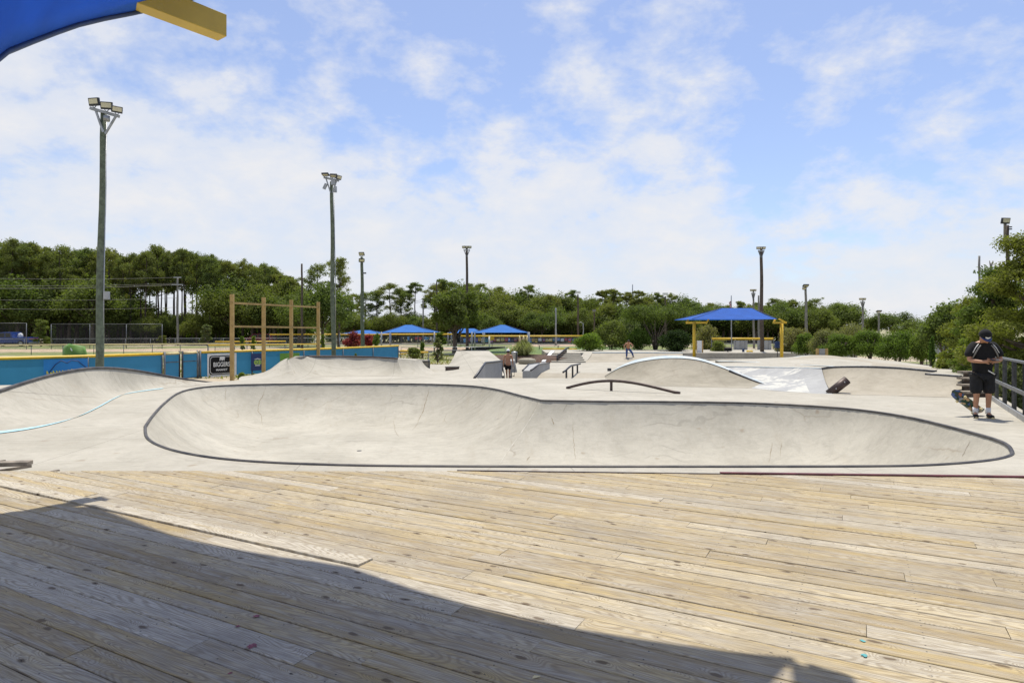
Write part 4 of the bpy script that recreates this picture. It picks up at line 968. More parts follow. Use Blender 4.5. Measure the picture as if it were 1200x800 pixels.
for px in (488, 492.5, 499, 501.5, 505, 478.5):
    t = thing('field_sign', 'one of a few small bright boards on the far fence above the left canopy posts', 'sign', tuple(P(px, 397, 104)), 'small bright boards beyond the left canopy')
    MB().box(P(px, 396.4, 104), (rr.uniform(.25, .6), .05, rr.uniform(.3, .6))).build('board', rr.choice(adm), t)
t, _ = fence('chain_link_fence', 'grey fence far across the ball field carrying the coloured boards', [(470, 105), (700, 105)], GZ, Z(394.5, 105), None, .05, 'dgalv', .04, 5, 'chain')
# infield
struct(sheet('infield_dirt', [[Vector((X(420, 70), 70, GZ+.004)), Vector((X(560, 70), 70, GZ+.004)), Vector((X(600, 84), 84, GZ+.004)), Vector((X(400, 84), 84, GZ+.004))]], 0, M['dirt']))
M['lawn'] = mat('green_lawn', (.13, .19, .05), .95, noise=.45, nscale=1.5)
struct(sheet('lawn', [[Vector((X(520, 61.5), 61.5, GZ+.004)), Vector((X(800, 61.5), 61.5, GZ+.004)), Vector((X(720, 86), 86, GZ+.004)), Vector((X(560, 86), 86, GZ+.004))]], 0, M['lawn']))
struct(sheet('infield_strip', [[Vector((X(600, 89), 89, GZ+.004)), Vector((X(720, 89), 89, GZ+.004)), Vector((X(720, 99), 99, GZ+.004)), Vector((X(600, 99), 99, GZ+.004))]], 0, M['dirt']))
struct(sheet('path', [[Vector((X(-80, 66), 66, GZ+.004)), Vector((X(300, 68), 68, GZ+.004)), Vector((X(300, 79), 79, GZ+.004)), Vector((X(-80, 73), 73, GZ+.004))]], 0, M['dirt']))
struct(sheet('road', [[Vector((-140, 92, GZ+.004)), Vector((40, 100, GZ+.004)), Vector((40, 106, GZ+.004)), Vector((-140, 99, GZ+.004))]], 0, M['asphalt']))

# ---------------------------------------------------------------- railing on the right
t = thing('metal_railing', 'black steel railing with two rails along the right edge of the skate park', 'railing', (11, 14.5, -.15))
ra, rb = Vector((8.3, 9.9, 0)), Vector((12.45, 16.9, 0))
n = 6
def RZ(p, h): return Vector((p.x, p.y, zb(p.y)+h))
for i in range(n+1):
    p = ra.lerp(rb, i/n); MB().bar(RZ(p, 0), RZ(p, 1.06), .06, .06).build('post', M['steel'], t)
MB().bar(RZ(ra, 1.09), RZ(rb, 1.09), .09, .04).build('top_rail', M['dgalv'], t)
MB().bar(RZ(ra, .52)+Vector((-.05, 0, 0)), RZ(rb, .52)+Vector((-.05, 0, 0)), .04, .07).build('middle_rail', M['dgalv'], t)
MB().bar(RZ(ra, .05)+Vector((-.06, 0, 0)), RZ(rb, .05)+Vector((-.06, 0, 0)), .04, .11).build('bottom_rail', M['galv'], t)

# ---------------------------------------------------------------- timber frame
t = thing('timber_frame', 'tall new pine frame of four posts and two rails in front of the blue fence', 'timber frame', (-12, 32, GZ))
ps = [(272, 345, 29.4), (309, 348.5, 32), (341.3, 351.5, 34.2), (373, 354, 36.6)]
tops = []
for px, py, D in ps:
    p = P(px, py, D); tops.append(p); MB().bar((p.x, p.y, GZ), p, (.155), .155, up=Vector((0, 1, 0))).build('post', M['post'], t, bevel=.01)
for (y0, y1) in ((355, 360), (382.3, 384)):
    a = P(272, y0, 29.4); b = P(373, y1, 36.6); MB().bar(a+Vector((0, -.10, 0)), b+Vector((0, -.10, 0)), .05, .09).build('rail', M['post'], t)

# ---------------------------------------------------------------- poles
def pole(name, label, px0, px1, ytop, D, r, m, cat='light pole', zb_=GZ, group=None):
    a = Vector((X(px0, D), D, zb_)); b = P(px1, ytop, D)
    t = thing(name, label, cat, tuple(a), group)
    pts = [a.lerp(b, i/12) for i in range(13)]
    for i, p in enumerate(pts): p.x += .04*math.sin(i*.9)*(.5 if i not in (0, 12) else 0)
    MB().tube(pts, [r*(1.15-.35*i/12) for i in range(13)], 12).build('pole', M[m], t); return t, a, b
def flood(t, c, s, yaw, tilt=-55, m='lamp'):
    Rm = Matrix.Rotation(R(yaw), 3, 'Z') @ Matrix.Rotation(R(tilt), 3, 'X')
    h = MB(); h.box(c, (s*1.5, s*.35, s), M=Rm); fr = h.build('floodlight', M['steel'], t, bevel=s*.06)
    MB().box(Vector(c)+Rm @ Vector((0, -s*.185, s*.06)), (s*1.22, s*.05, s*.62), M=Rm).build('lens', M[m], fr)
    for sx in (-1, 1): MB().bar(Vector(c)+Rm @ Vector((sx*s*.78, 0, 0)), Vector(c)+Vector((0, 0, -s*.8)), s*.08, s*.08).build('bracket', M['dgalv'], fr)
D = 22
t, a, b = pole('light_pole', 'tall greenish wooden light pole with three floodlights, nearest on the left', 115.5, 121.5, 133, D, .115, 'greenpole')
MB().bar(P(106, 127, D-.1), P(139.5, 136.5, D-.1), .1, .09).build('crossarm', M['galv'], t)
for x0_, y0_, x1_, y1_ in ((112, 129, 121, 155), (136, 136, 123.5, 157)): MB().bar(P(x0_, y0_, D-.12), P(x1_, y1_, D-.12), .05, .06).build('brace', M['galv'], t)
flood(t, P(110.5, 119.5, D-.2), .26, -10, 12); flood(t, P(125, 124, D-.2), .25, 12, 16); flood(t, P(137, 128.5, D-.2), .22, 40, 18)
MB().tube([P(125, 136, D-.2), P(125, 142, D-.2)], .1, 10).build('junction_box', M['galv'], t)
MB().box(P(125, 346, D-.02), (.16, .12, .26)).build('meter_box', M['galv'], t)
MB().tube([P(124.8, 142, D), P(121.5, 346, D), P(119.5, 445, D)], .022, 6).build('conduit', M['galv'], t)
D = 33
t, a, b = pole('light_pole', 'tall greenish wooden pole with a cluster of floodlights behind the pale quarter pipe', 391, 388.5, 213, D, .105, 'greenpole')
MB().bar(P(379.5, 208, D-.1), P(397, 212, D-.1), .1, .09).build('crossarm', M['galv'], t)
for x0_, x1_ in ((382, 387.5), (395.5, 389.5)): MB().bar(P(x0_, 209, D-.12), P(x1_, 226, D-.12), .05, .06).build('brace', M['galv'], t)
flood(t, P(381.5, 204.5, D-.2), .24, -10, 70); flood(t, P(391, 206, D-.2), .24, 8, 60); flood(t, P(397, 208, D-.2), .22, 60, 20)
MB().box(P(390.8, 214, D-.15), (.22, .15, .26)).build('junction_box', M['galv'], t)
MB().box(P(381, 218.5, D-.15), (.14, .1, .3), M=Matrix.Rotation(R(25), 3, 'Y')).build('junction_box', M['galv'], t); MB().box(P(393, 222, D-.15), (.14, .1, .3)).build('junction_box', M['galv'], t)
MB().tube([P(391.3, 222, D), P(393, 330, D), P(393.3, 400, D)], .02, 6).build('conduit', M['galv'], t)
D = 55
t, a, b = pole('light_pole', 'greenish pole with one stacked floodlight head beyond the fence end', 425, 424, 301, D, .15, 'greenpole')
for y in (297.5, 305): flood(t, P(423.8, y, D-.2), .32, 20 if y > 300 else -10, 30)
MB().box(P(427, 320, D-.2), (.3, .1, .12)).build('bracket', M['dgalv'], t)
for y in (370.5, 375.5): MB().box(P(426.4, y, D-.2), (.12, .12, .2)).build('meter_box', M['galv'], t)
def threelight(t, px, py, D, s, span, arm=True, m='lamp'):
    MB().bar(P(px-span, py+3.6, D-.1), P(px+span, py+3.6, D-.1), .12, .12).build('crossarm', M['galv'], t)
    for q in (-1, 0, 1): flood(t, P(px+q*span*.9, py, D-.15), s, q*20, 25, m)
    for q in (-1, 1): MB().bar(P(px+q*span*.8, py+4, D-.1), P(px, py+12, D-.1), .08, .08).build('brace', M['dgalv'], t)
t, a, b = pole('light_pole', 'dark brown pole with three small floodlights rising out of the round oak', 547.5, 547, 290, 75, .16, 'brownpole'); threelight(t, 547, 289.5, 75, .28, 3.8)
t, a, b = pole('light_pole', 'tall dark pole with three floodlights standing behind the yellow post canopy', 893, 892, 292, 56, .15, 'brownpole'); threelight(t, 892, 290.5, 56, .22, 3.6)
t, a, b = pole('light_pole', 'thin pale pole with three small lights left of the tall dark pole behind the canopy', 883.5, 882.8, 341, 80, .12, 'greypole'); threelight(t, 882.8, 340, 80, .24, 2.3)
pole('wooden_pole', 'short bare pole just left of the tall dark pole behind the canopy', 889.2, 889, 346, 70, .1, 'greypole', 'pole')
t, a, b = pole('light_pole', 'grey pole with a broad light head on the right of the canopy', 945.5, 944, 336, 70, .14, 'greypole'); flood(t, P(944.2, 334.6, 69.8), .4, 0, 60); flood(t, P(942.5, 338, 69.8), .26, -30, 30)
t, a, b = pole('light_pole', 'thin grey pole with small crossarm lights above the hedge', 1011.3, 1011, 352, 85, .13, 'greypole'); threelight(t, 1011, 350.3, 85, .26, 2.6)
t, a, b = pole('light_pole', 'short grey pole with a flat light head peeping over the hedge', 1030, 1029.8, 366, 85, .12, 'greypole'); flood(t, P(1030, 364.6, 84.7), .42, 0, 70)
t, a, b = pole('light_pole', 'taller brown pole with a single box lamp, beside the thin lamp post', 677.5, 677.2, 345, 95, .13, 'brownpole'); MB().box(P(677.3, 342.6, 95), (.72, .5, .34)).build('lamp_head', M['white'], t)
t, a, b = pole('light_pole', 'short brown pole with a box lamp beside the big shrubs', 696.5, 696.3, 366, 95, .12, 'brownpole'); MB().box(P(696.3, 364, 95), (.45, .4, .34)).build('lamp_head', M['greypole'], t)
pole('steel_pole', 'plain pale grey steel pole in front of the wood behind the ball field', 651.5, 651.3, 361, 95, .13, 'galv', 'pole')
t, a, b = pole('light_pole', 'thin grey lamp post with a small bent arm near the box lamp pole', 683.5, 683.4, 379, 92, .07, 'galv'); MB().tube([P(683.4, 379, 92), P(680.5, 377.5, 92), P(678.6, 378.5, 92)], .05, 6).build('lamp_arm', M['galv'], t)
t, a, b = pole('light_pole', 'brown pole with a square lamp head topping the crape myrtle', 780, 779.6, 347, 90, .13, 'brownpole'); MB().box(P(779.6, 344.4, 90), (.66, .5, .3)).build('lamp_head', M['white'], t); MB().box(P(776.5, 348, 90), (.15, .3, .3)).build('lamp_head', M['greypole'], t)
pole('antenna_mast', 'thin mast poking above the tree line left of the crape myrtle', 741.4, 741.3, 333, 120, .1, 'galv', 'mast')
t, a, b = pole('utility_pole', 'utility pole with two crossarms among the dark trees left of the middle canopy', 574.8, 574.4, 356, 118, .14, 'greypole', 'utility pole')
for y in (366, 369, 372): MB().bar(P(570.5, y, 117.8), P(578.6, y, 117.8), .12, .12).build('crossarm', M['greypole'], t)
t, a, b = pole('utility_pole', 'utility pole with pale crossarms in front of the pine wood, between green pole and frame', 208.3, 208, 325, 92, .14, 'greypole', 'utility pole')
for y, w2 in ((325, 4.5), (333.5, 6.5)): MB().bar(P(208-w2, y, 91.8), P(208+w2, y, 91.8), .14, .14).build('crossarm', M['galv'], t)
t, a, b = pole('utility_pole', 'short utility pole with a white transformer can beside the middle canopy peak', 588, 587.4, 371, 112, .13, 'greypole', 'utility pole'); MB().tube([P(587.5, 378.5, 111.6), P(587.5, 374, 111.6)], .2, 10).build('transformer', M['white'], t)
for i, (px, yt, D) in enumerate(((496, 352, 100), (512, 330, 105), (354, 309, 70))):
    pole('wooden_pole', ['slim grey pole in the trees above the left canopy', 'slim brown pole among the pines left of the oak', 'dark bare pole top standing just above the trees left of the second floodlight pole'][i], px, px-.3, yt, D, .12, 'brownpole' if i != 0 else 'greypole', 'pole')
t, a, b = pole('light_pole', 'wooden pole with one square floodlight rising above the right-hand trees', 1181, 1180.5, 264, 24, .07, 'brownpole')
flood(t, P(1178.3, 258.8, 23.8), .22, 8, 12); MB().bar(P(1177.5, 262, 23.85), P(1177.3, 283, 23.85), .06, .05).build('mounting_board', M['graywood'], t)
for y in (266, 268.5): MB().box(P(1184, y, 23.9), (.1, .05, .04)).build('bracket', M['steel'], t)
pole('steel_pole', 'plain grey post top just left of the right-hand tree crown', 1147.6, 1147.6, 299.8, 30, .055, 'greypole', 'pole')
t, a, b = pole('light_pole', 'small distant pole with spiky bracket above the right-hand trees', 1161.6, 1161.6, 308, 42, .05, 'greypole')
MB().tube([P(1159.6, 305.5, 42), P(1161, 315, 42)], .03, 5).build('bracket', M['greypole'], t); MB().tube([P(1163.6, 305.5, 42), P(1162, 313, 42)], .03, 5).build('bracket', M['greypole'], t)
# flagpole
t, a, b = pole('flagpole', 'slim flagpole with a limp red and white striped flag behind the canopy', 857.3, 857, 346, 60, .05, 'galv', 'flagpole')
fm = mat('red_cloth', (.40, .04, .06), .9, noise=.1)
mb = MB(); pts = []
for j in range(7):
    for i in range(6):
        x = 857-(i*.62)*(1-.12*j) ; y = 352+j*1.4+i*.5; p = P(x, y, 60); p.y += .06*math.sin(i*2+j*.6); pts.append(p)
mb.add(pts, [(j*6+i, j*6+i+1, (j+1)*6+i+1, (j+1)*6+i) for j in range(6) for i in range(5)], True)
fo = mb.build('flag', [fm, M['whitecloth'], M['navy']], t)
for k, p in enumerate(fo.data.polygons):
    i, j = k % 5, k//5; p.material_index = 2 if (i < 2 and j < 2) else (i+j) % 2
# power lines at the left
for k, (y0, y1) in enumerate(((321, 322), (330, 332), (335, 333.5), (347, 349), (357, 360))):
    mb = MB(); a = P(-160, y0-1, 88); b = P(208, y1 if k > 0 else 325, 92); pts = []
    for i in range(17):
        u = i/16; p = a.lerp(b, u); p.z -= .5*4*u*(1-u); pts.append(p)
    mb.tube(pts, .022 if k != 2 else .035, 5); o = mb.build('power_line', M['greypole'])
    tag(o, ['topmost overhead wire crossing the pines at far left', 'second overhead wire from the top at far left', 'thickest overhead wire, in the middle of the bundle at far left', 'fourth overhead wire from the top at far left', 'lowest overhead wire at far left'][k], 'cable', 'overhead wires across the pines')
a = P(575, 367, 118); b = P(587.5, 374, 112)
for k, (p0, p1) in enumerate(((P(578, 369, 117.8), P(651, 372, 118)), (P(578, 372.5, 117.8), P(651, 378, 118)))):
    o = MB().tube([p0, p0.lerp(p1, .5)-Vector((0, 0, .3)), p1], .03, 5).build('power_line', M['galv']); tag(o, ['upper wire running right from the crossarm pole behind the ball field', 'lower wire running right from the crossarm pole behind the ball field'][k], 'cable')

# ---------------------------------------------------------------- shade canopies
def hip_canopy(label, x0, x1, yr0, yr1, yt, ye, D, depth, postm, fab, pz=GZ, posts=True):
    """x0,x1 eave ends in px at front; yr: ridge px range; yt ridge row; ye eave row"""
    a = P(x0, ye, D); b = P(x1, ye, D); zr = Z(yt, D+depth/2); r0, r1 = X(yr0, D+depth/2), X(yr1, D+depth/2); ze = a.z
    t = thing('shade_canopy', label, 'shade canopy', ((a.x+b.x)/2, D+depth/2, pz))
    cor = [Vector((a.x, D, ze)), Vector((b.x, D, ze)), Vector((b.x, D+depth, ze)), Vector((a.x, D+depth, ze))]
    rd = [Vector((r0, D+depth/2, zr)), Vector((r1, D+depth/2, zr))]
    mb = MB(); n = 10
    def strip(e0, e1, t0, t1, sag):
        vs = []
        inn = ((t0+t1)/2-(e0+e1)/2); inn.z = 0; inn = inn.normalized() if inn.length > 1e-3 else inn
        for j in range(5):
            v = j/4
            for i in range(n+1):
                u = i/n; e = e0.lerp(e1, u)+inn*(sag*4*u*(1-u)); e.z += 0
                tt = t0.lerp(t1, u); p = e.lerp(tt, v); p.z -= .05*4*v*(1-v)*(1 if sag else 1); vs.append(p)
        mb.add(vs, [(j*(n+1)+i, j*(n+1)+i+1, (j+1)*(n+1)+i+1, (j+1)*(n+1)+i) for j in range(4) for i in range(n)], True)
    w = b.x-a.x
    strip(cor[0], cor[1], rd[0], rd[1], w*.03); strip(cor[1], cor[2], rd[1], rd[1], depth*.04); strip(cor[2], cor[3], rd[1], rd[0], w*.03); strip(cor[3], cor[0], rd[0], rd[0], depth*.04)
    o = mb.build('fabric', M[fab], t)
    for e, k in ((0, 0), (1, 1), (2, 1), (3, 0)): MB().tube([cor[e].lerp(rd[k], i/4)+Vector((0, 0, .012-.05*4*(i/4)*(1-i/4)*0)) for i in range(5)], .016, 5).build('seam', M['navy'], t)
    if posts:
        for q in cor: MB().tube([Vector((q.x, q.y, pz)), Vector((q.x, q.y, ze+.05))], .08, 8).build('post', M[postm], t)
    return t, cor
hip_canopy('blue hipped shade canopy on grey posts left of the oak', 447, 509, 475, 483, 380.6, 389.3, 66, 5, 'galv', 'bluefab2')
hip_canopy('smaller flat blue canopy partly behind the red blossom shrubs', 398, 447, 422, 434, 386.8, 391, 74, 5, 'galv', 'bluefab2')
hip_canopy('blue hipped shade canopy on grey posts right of the oak', 553, 620, 586, 592, 380.6, 389.6, 64, 5, 'galv', 'bluefab2')
hip_canopy('pale blue canopy mostly hidden behind the oak', 525, 566, 542, 556, 384.8, 390, 90, 5, 'galv', 'bluefab2')
# main yellow post canopy
D = 47.5; pz = Z(418.5, D)
t, cor = hip_canopy('large blue shade canopy on two yellow T posts, behind the grey painted wall', 811, 911, 846, 881, 361, 373.8, D-2.2, 5, 'yellow', 'bluefab', pz, False)
for px in (813.5, 916):
    p = Vector((X(px, D), D, Z(418.5, D))); top_ = Z(378.5, D)
    MB().tube([p, Vector((p.x, p.y, top_))], .12, 12).build('post', M['yellow'], t)
    s_ = 1 if px < 850 else -1
    fa, fb = ((804.5, 828) if s_ > 0 else (906.5, 921))
    A_, B_ = Vector((X(fa, 48.4), 48.4, top_+.03)), Vector((X(fb, 46.6), 46.6, top_+.03))
    MB().bar(A_, B_, .15, .14).build('arm', M['yellow'], t)
    for q, dx in ((A_, .12), (B_, .15 if s_ > 0 else -.5)): MB().bar(q, q+Vector((dx, 0, .26)), .1, .1).build('bracket', M['yellow'], t)
t = thing('info_board', 'white notice board between two light wooden posts under the canopy left end', 'notice board', (X(820, 54), 54, topz))
MB().box(P(819.7, 406, 54), (.38, .04, 1.0)).build('board', M['white'], t)
for px in (816.8, 823.3): MB().bar(P(px, 416.5, 54.05), P(px, 398.8, 54.05), .09, .09).build('post', M['post'], t)
for lab, x0_, x1_ in (('grey fence panel below the flagpole, left of the yellow barrel', 859.5, 876), ('grey fence panel right of the yellow barrel behind the dark pole', 887.5, 904)):
    t = thing('privacy_screen', lab, 'panel', (X((x0_+x1_)/2, 61), 61, GZ)); D = 61
    MB().box(P((x0_+x1_)/2, 408, D), ((x1_-x0_)/F*D, .05, 18/F*D)).build('sheet', M['gpaint'], t)
    for k in range(3): MB().box(P(x0_+(x1_-x0_)*(k+.5)/3, 408, D-.05), (.04, .04, 18/F*D)).build('batten', M['galv'], t)
D = 55
t = thing('barrel', 'yellow barrel with a round blue emblem under the canopy', 'barrel', (X(878.5, D), D, topz))
MB().lathe([(.24, 0), (.27, .08), (.28, .3), (.27, .5), (.24, .56), (0, .57)], (X(878.5, D), D, Z(418.2, D)), 20).build('drum', M['yellow'], t)
MB().tube([P(878.8, 414.4, D-.27), P(878.8, 414.4, D-.3)], .16, 16).build('emblem', M['bannerblue'], t); MB().tube([P(878.8, 414.4, D-.3), P(878.8, 414.4, D-.31)], .08, 12).build('emblem_centre', M['white'], t)
t = thing('small_post_bin', 'small blue bin beside the yellow barrel', 'bin', (X(871.5, D), D, topz)); MB().box(P(871, 413.5, D), (.16, .14, .62)).build('body', M['navy'], t); MB().box(P(871, 409, D), (.2, .18, .06)).build('lid', M['navy'], t)
t = thing('grill', 'black park grill on a short post left of the grey panel', 'grill', (X(853, D), D, topz)); MB().box(P(853, 409.5, D), (.55, .35, .28)).build('firebox', M['black'], t, bevel=.03); MB().tube([P(853, 418, D), P(853, 411, D)], .05, 8).build('post', M['steel'], t); MB().box(P(853, 407, D), (.6, .04, .05)).build('grate', M['steel'], t)
t = thing('trash_box', 'dark blue hanging litter box beside the right yellow post', 'litter bin', (X(911, 52), 52, -.5)); MB().box(P(911, 404, 52), (.4, .3, .5)).build('body', M['navy'], t, bevel=.02); MB().box(P(911, 400.4, 52), (.46, .36, .06)).build('lid', M['navy'], t); MB().tube([P(911, 418, 52), P(911, 407, 52)], .03, 6).build('post', M['steel'], t)
D = 40
t = thing('sign_board', 'small wooden framed grey sign board in front of the hedge', 'sign', (X(963, D), D, GZ))
for px in (957.8, 968.6): MB().box(P(px, 413, D), (.14, .12, .5)).build('frame', M['post'], t)
MB().box(P(963.2, 412.5, D-.02), (.36, .05, .42)).build('sheet', M['gpaint'], t); MB().box(P(963.2, 417, D-.1), (.5, .1, .08)).build('shelf', M['steel'], t)
for px, l in ((1095, 'left grey utility panel behind the gap in the greenery'), (1113, 'right grey utility panel behind the gap in the greenery')):
    D = 38; t = thing('utility_cabinet', l, 'cabinet', (X(px, D), D, GZ)); MB().box(P(px, 411, D), (.62, .4, .95)).build('body', M['galv'], t, bevel=.02); MB().box(P(px, 411, D-.21), (.5, .02, .8)).build('door', M['gpaint'], t)
t = thing('trash_can', 'grey litter bin with a dark side standing behind the walking person', 'litter bin', (X(602.5, 48), 48, up_))
MB().lathe([(.2, 0), (.22, .05), (.22, .8), (.24, .82), (.24, .86), (.1, .92), (0, .93)], (X(602.8, 48), 48, up_-.05), 18).build('drum', M['galv'], t)
MB().box((X(605.2, 48), 48-.1, up_+.4), (.1, .2, .7)).build('side_panel', M['steel'], t)
# benches and picnic tables
def table(label, px, D, w):
    z = GZ; t = thing('picnic_table', label, 'picnic table', (X(px, D), D, z)); c = Vector((X(px, D), D, z))
    MB().box(c+Vector((0, 0, .74)), (w, .75, .05)).build('tabletop', M['dgalv'], t)
    for s_ in (-1, 1): MB().box(c+Vector((0, s_*.68, .44)), (w, .26, .04)).build('seat', M['dgalv'], t)
    for s_ in (-1, 1):
        MB().bar(c+Vector((s_*w*.33, -.6, 0)), c+Vector((s_*w*.33, .25, .72)), .06, .06).build('leg', M['steel'], t); MB().bar(c+Vector((s_*w*.33, .6, 0)), c+Vector((s_*w*.33, -.25, .72)), .06, .06).build('leg', M['steel'], t)
table('dark picnic table under the oak, left of its trunk', 526, 50, 1.7)
table('picnic table on the grass behind the bank ramp', 560, 58, 2.0)
t = thing('bench', 'low blue grey bench across the ball field left of the stair railing', 'bench', (X(643, 76), 76, GZ)); MB().box((X(643, 76), 76, GZ+.45), (2.6, .35, .06)).build('seat', M['gpaint'], t)
for s_ in (-1, 1): MB().box((X(643, 76)+s_*1.1, 76, GZ+.22), (.08, .3, .42)).build('leg', M['steel'], t)
t = thing('yellow_sign', 'small square yellow sign on a post left of the right-hand canopy posts', 'sign', (X(577, 84), 84, GZ)); MB().box(P(576.7, 396.5, 84), (.55, .04, .42)).build('board', M['yellow'], t); MB().tube([P(576.7, 407, 84.05), P(576.7, 395, 84.05)], .04, 6).build('post', M['dgalv'], t)
t = thing('white_post', 'thick white post behind the middle canopy', 'post', (X(573.5, 86), 86, GZ)); MB().tube([P(573.5, 406, 86), P(573.5, 394.5, 86)], .12, 10).build('post', M['white'], t); MB().sphere(P(573.5, 394.5, 86), (.13, .13, .06)).build('cap', M['white'], t)
# small green nylon tent standing behind the fence
t = thing('pop_up_tent', 'low green nylon pop up tent with a small white mark behind the blue fence', 'tent', (X(88, 30), 30, GZ)); c = P(88, 419, 30)
D = 31; out = [(73, 420), (73.2, 409), (75.5, 405.5), (80.5, 402.4), (88, 403.8), (99.5, 405.6), (101.5, 412), (103, 420)]
A = [P(x, y, D) for x, y in out]; B = [P(88+(x-88)*.55, 410+(y-410)*.8, D+1.0) for x, y in out]; Cc = [P(88+(x-88)*.75, 411+(y-411)*.85, D-.35) for x, y in out]
mb = MB(); n = len(A); mb.add(Cc+A+B, [tuple(range(n))]+[(i, i+1, i+n+1, i+n) for i in range(n-1)]+[(i+n, i+n+1, i+2*n+1, i+2*n) for i in range(n-1)]+[tuple(range(2*n, 3*n))], True); mb.build('shell', M['plastic_green'], t)
MB().add([P(82, 407.6, D-.42), P(83.4, 407.6, D-.42), P(85, 410.8, D-.42), P(83.6, 411, D-.42)], [(0, 1, 2, 3)]).build('white_mark', M['white'], t)

# vehicles
def wheel(t, c, r):
    w_ = MB().tube([c+Vector((0, -.12, 0)), c+Vector((0, .12, 0))], r, 20).build('wheel', M['tyre'], t)
    MB().tube([c+Vector((0, -.135, 0)), c+Vector((0, -.12, 0))], r*.6, 16).build('rim', M['galv'], w_)
def vehicle(name, label, cat, px, D, prof, glassprof, m, z=GZ, wid=1.9, flip=1, sc=1.0, wx=(-1.75, 1.75)):
    c = Vector((X(px, D), D, z)); t = thing(name, label, cat, tuple(c))
    f = lambda y: (lambda u, v: c+Vector((u*flip*sc, y, v*sc)))
    MB().prism(prof, f(-wid/2), f(wid/2)).build('body', m, t, bevel=.06)
    for g in glassprof:
        for y in (-wid/2-.012, wid/2+.002): MB().prism(g, f(y), f(y+.01)).build('window', M['glass'], t)
    for x in wx: wheel(t, c+Vector((x*flip*sc, -wid/2+.1, .37*sc)), .37*sc); wheel(t, c+Vector((x*flip*sc, wid/2-.1, .37*sc)), .37*sc)
    return t, c
D = 88
prof = [(-2.9, .4), (-2.9, .95), (-2.7, 1.05), (-1.6, 1.12), (-1.0, 1.72), (-.2, 1.8), (.55, 1.78), (.72, 1.15), (2.75, 1.15), (2.8, .45)]
t, c = vehicle('pickup_truck', 'dark blue pickup truck parked behind the fences at far left', 'pickup', 14, D, prof, [[(-1.35, 1.15), (-.9, 1.65), (-.25, 1.7), (-.25, 1.15)], [(-.15, 1.15), (-.15, 1.7), (.42, 1.68), (.5, 1.15)]], M['carblue'], sc=1.08)
MB().box(c+Vector((2.98, 0, 1.02)), (.05, 1.7, .2)).build('tail_light', M['carred'], t); MB().box(c+Vector((3.0, 0, .5)), (.12, 1.8, .18)).build('bumper', M['galv'], t)
t = thing('cargo_bag', 'white sack standing on the bed of the blue pickup', 'sack', tuple(c+Vector((1.2, 0, 1.2)))); MB().lathe([(.3, 0), (.34, .2), (.26, .5), (.12, .6), (0, .62)], tuple(c+Vector((1.15, 0, 1.2))), 12).build('sack_body', M['white'], t)
prof = [(-2.3, .35), (-2.3, .9), (-2.0, 1.05), (-1.2, 1.12), (-.6, 1.62), (.9, 1.68), (1.9, 1.6), (2.3, 1.05), (2.35, .4)]
t, c = vehicle('parked_car', 'dark red car parked beyond the wooden frame', 'car', 304, 98, prof, [[(-1.0, 1.12), (-.52, 1.54), (.1, 1.58), (.1, 1.12)], [(.2, 1.12), (.2, 1.58), (.95, 1.58), (1.0, 1.12)], [(1.1, 1.12), (1.1, 1.57), (1.75, 1.5), (1.95, 1.12)]], M['carred'], wx=(-1.45, 1.45))
MB().box(c+Vector((2.3, 0, .9)), (.06, 1.6, .18)).build('tail_light', M['carred'], t)

# ---------------------------------------------------------------- big canopy overhead
ZC = 5.2; sv = Vector((.08, .31, 0))
def up_(px, py, z=ZC):
    g = G(px, py); return Vector((g.x+sv.x*z, g.y+sv.y*z, z))
t = thing('shade_canopy', 'blue cloth shade canopy with a yellow arm overhanging the deck at top left', 'shade canopy', (-2, -2, 0))
C1 = up_(108, 594, 5.6); C2 = up_(938, 774)+Vector((-.02, .02, 0))
front = [C1]+[up_(x, y, 5.6-.4*i/12) for i, (x, y) in enumerate( ((143, 607), (200, 628), (250, 640), (300, 649), (350, 657), (400, 663.5), (483, 692), (567, 716), (633, 731), (700, 743), (800, 758), (880, 768)))]+[C2]
ad = Vector((-.57, -.83, 0)).normalized()
far2 = C2+ad*9.5; far2.z = ZC-.6  # unseen rear end lengthened to block sky and deepen the shade on the deck
n = 22; fr = resample(front, n)
def ray(px, py, D): return P(px, py, D)
left = resample([C1, ray(215, 0, 7.4), ray(165, 12, 7.12), ray(100, 25, 6.45), ray(50, 42, 5.85), ray(0, 62, 5.3), ray(-60, 92, 4.7), Vector((-4.2, 3.2, 3.25)), Vector((-4.9, .2, 3.5)), Vector((-6.2, -2.6, 4.2))], 31)
# ray fit: the visible edge falls to the left of the picture
grid = []
rc = C2+ad*3
for j in range(31):
    v = j/30; L0 = left[j]; R0 = C2.lerp(far2, v)+Vector((-.83, .57, 0))*(.3*4*v*(1-v)); row = []
    for i in range(n):
        u = i/(n-1); p = L0.lerp(R0, u); f0 = fr[i]-C1.lerp(C2, u); p += f0*(1-v)**1.5
        p.z += .75*math.sin(math.pi*u)*math.sin(math.pi*v)**.8*1.2; row.append(p)
    grid += row
mb = MB(); mb.add(grid, [(j*n+i, j*n+i+1, (j+1)*n+i+1, (j+1)*n+i) for j in range(30) for i in range(n-1)], True)
o = mb.build('fabric', M['bigfab'], t); sm = o.modifiers.new('thickness', 'SOLIDIFY'); sm.thickness = .004
hem = [p+Vector((0, 0, -.012)) for p in left]
MB().tube(hem, .028, 6).build('hem', M['navy'], t); MB().tube([p+Vector((0, 0, -.01)) for p in fr], .022, 6).build('hem', M['navy'], t)
tip = P(260.5, 33, 7.72); ad2 = Vector((-.60, -.80, 0))
arm_a = tip+ad2*6.4; MB().bar(arm_a, tip, .2, .26).build('arm', M['yarm'], t, bevel=.006)
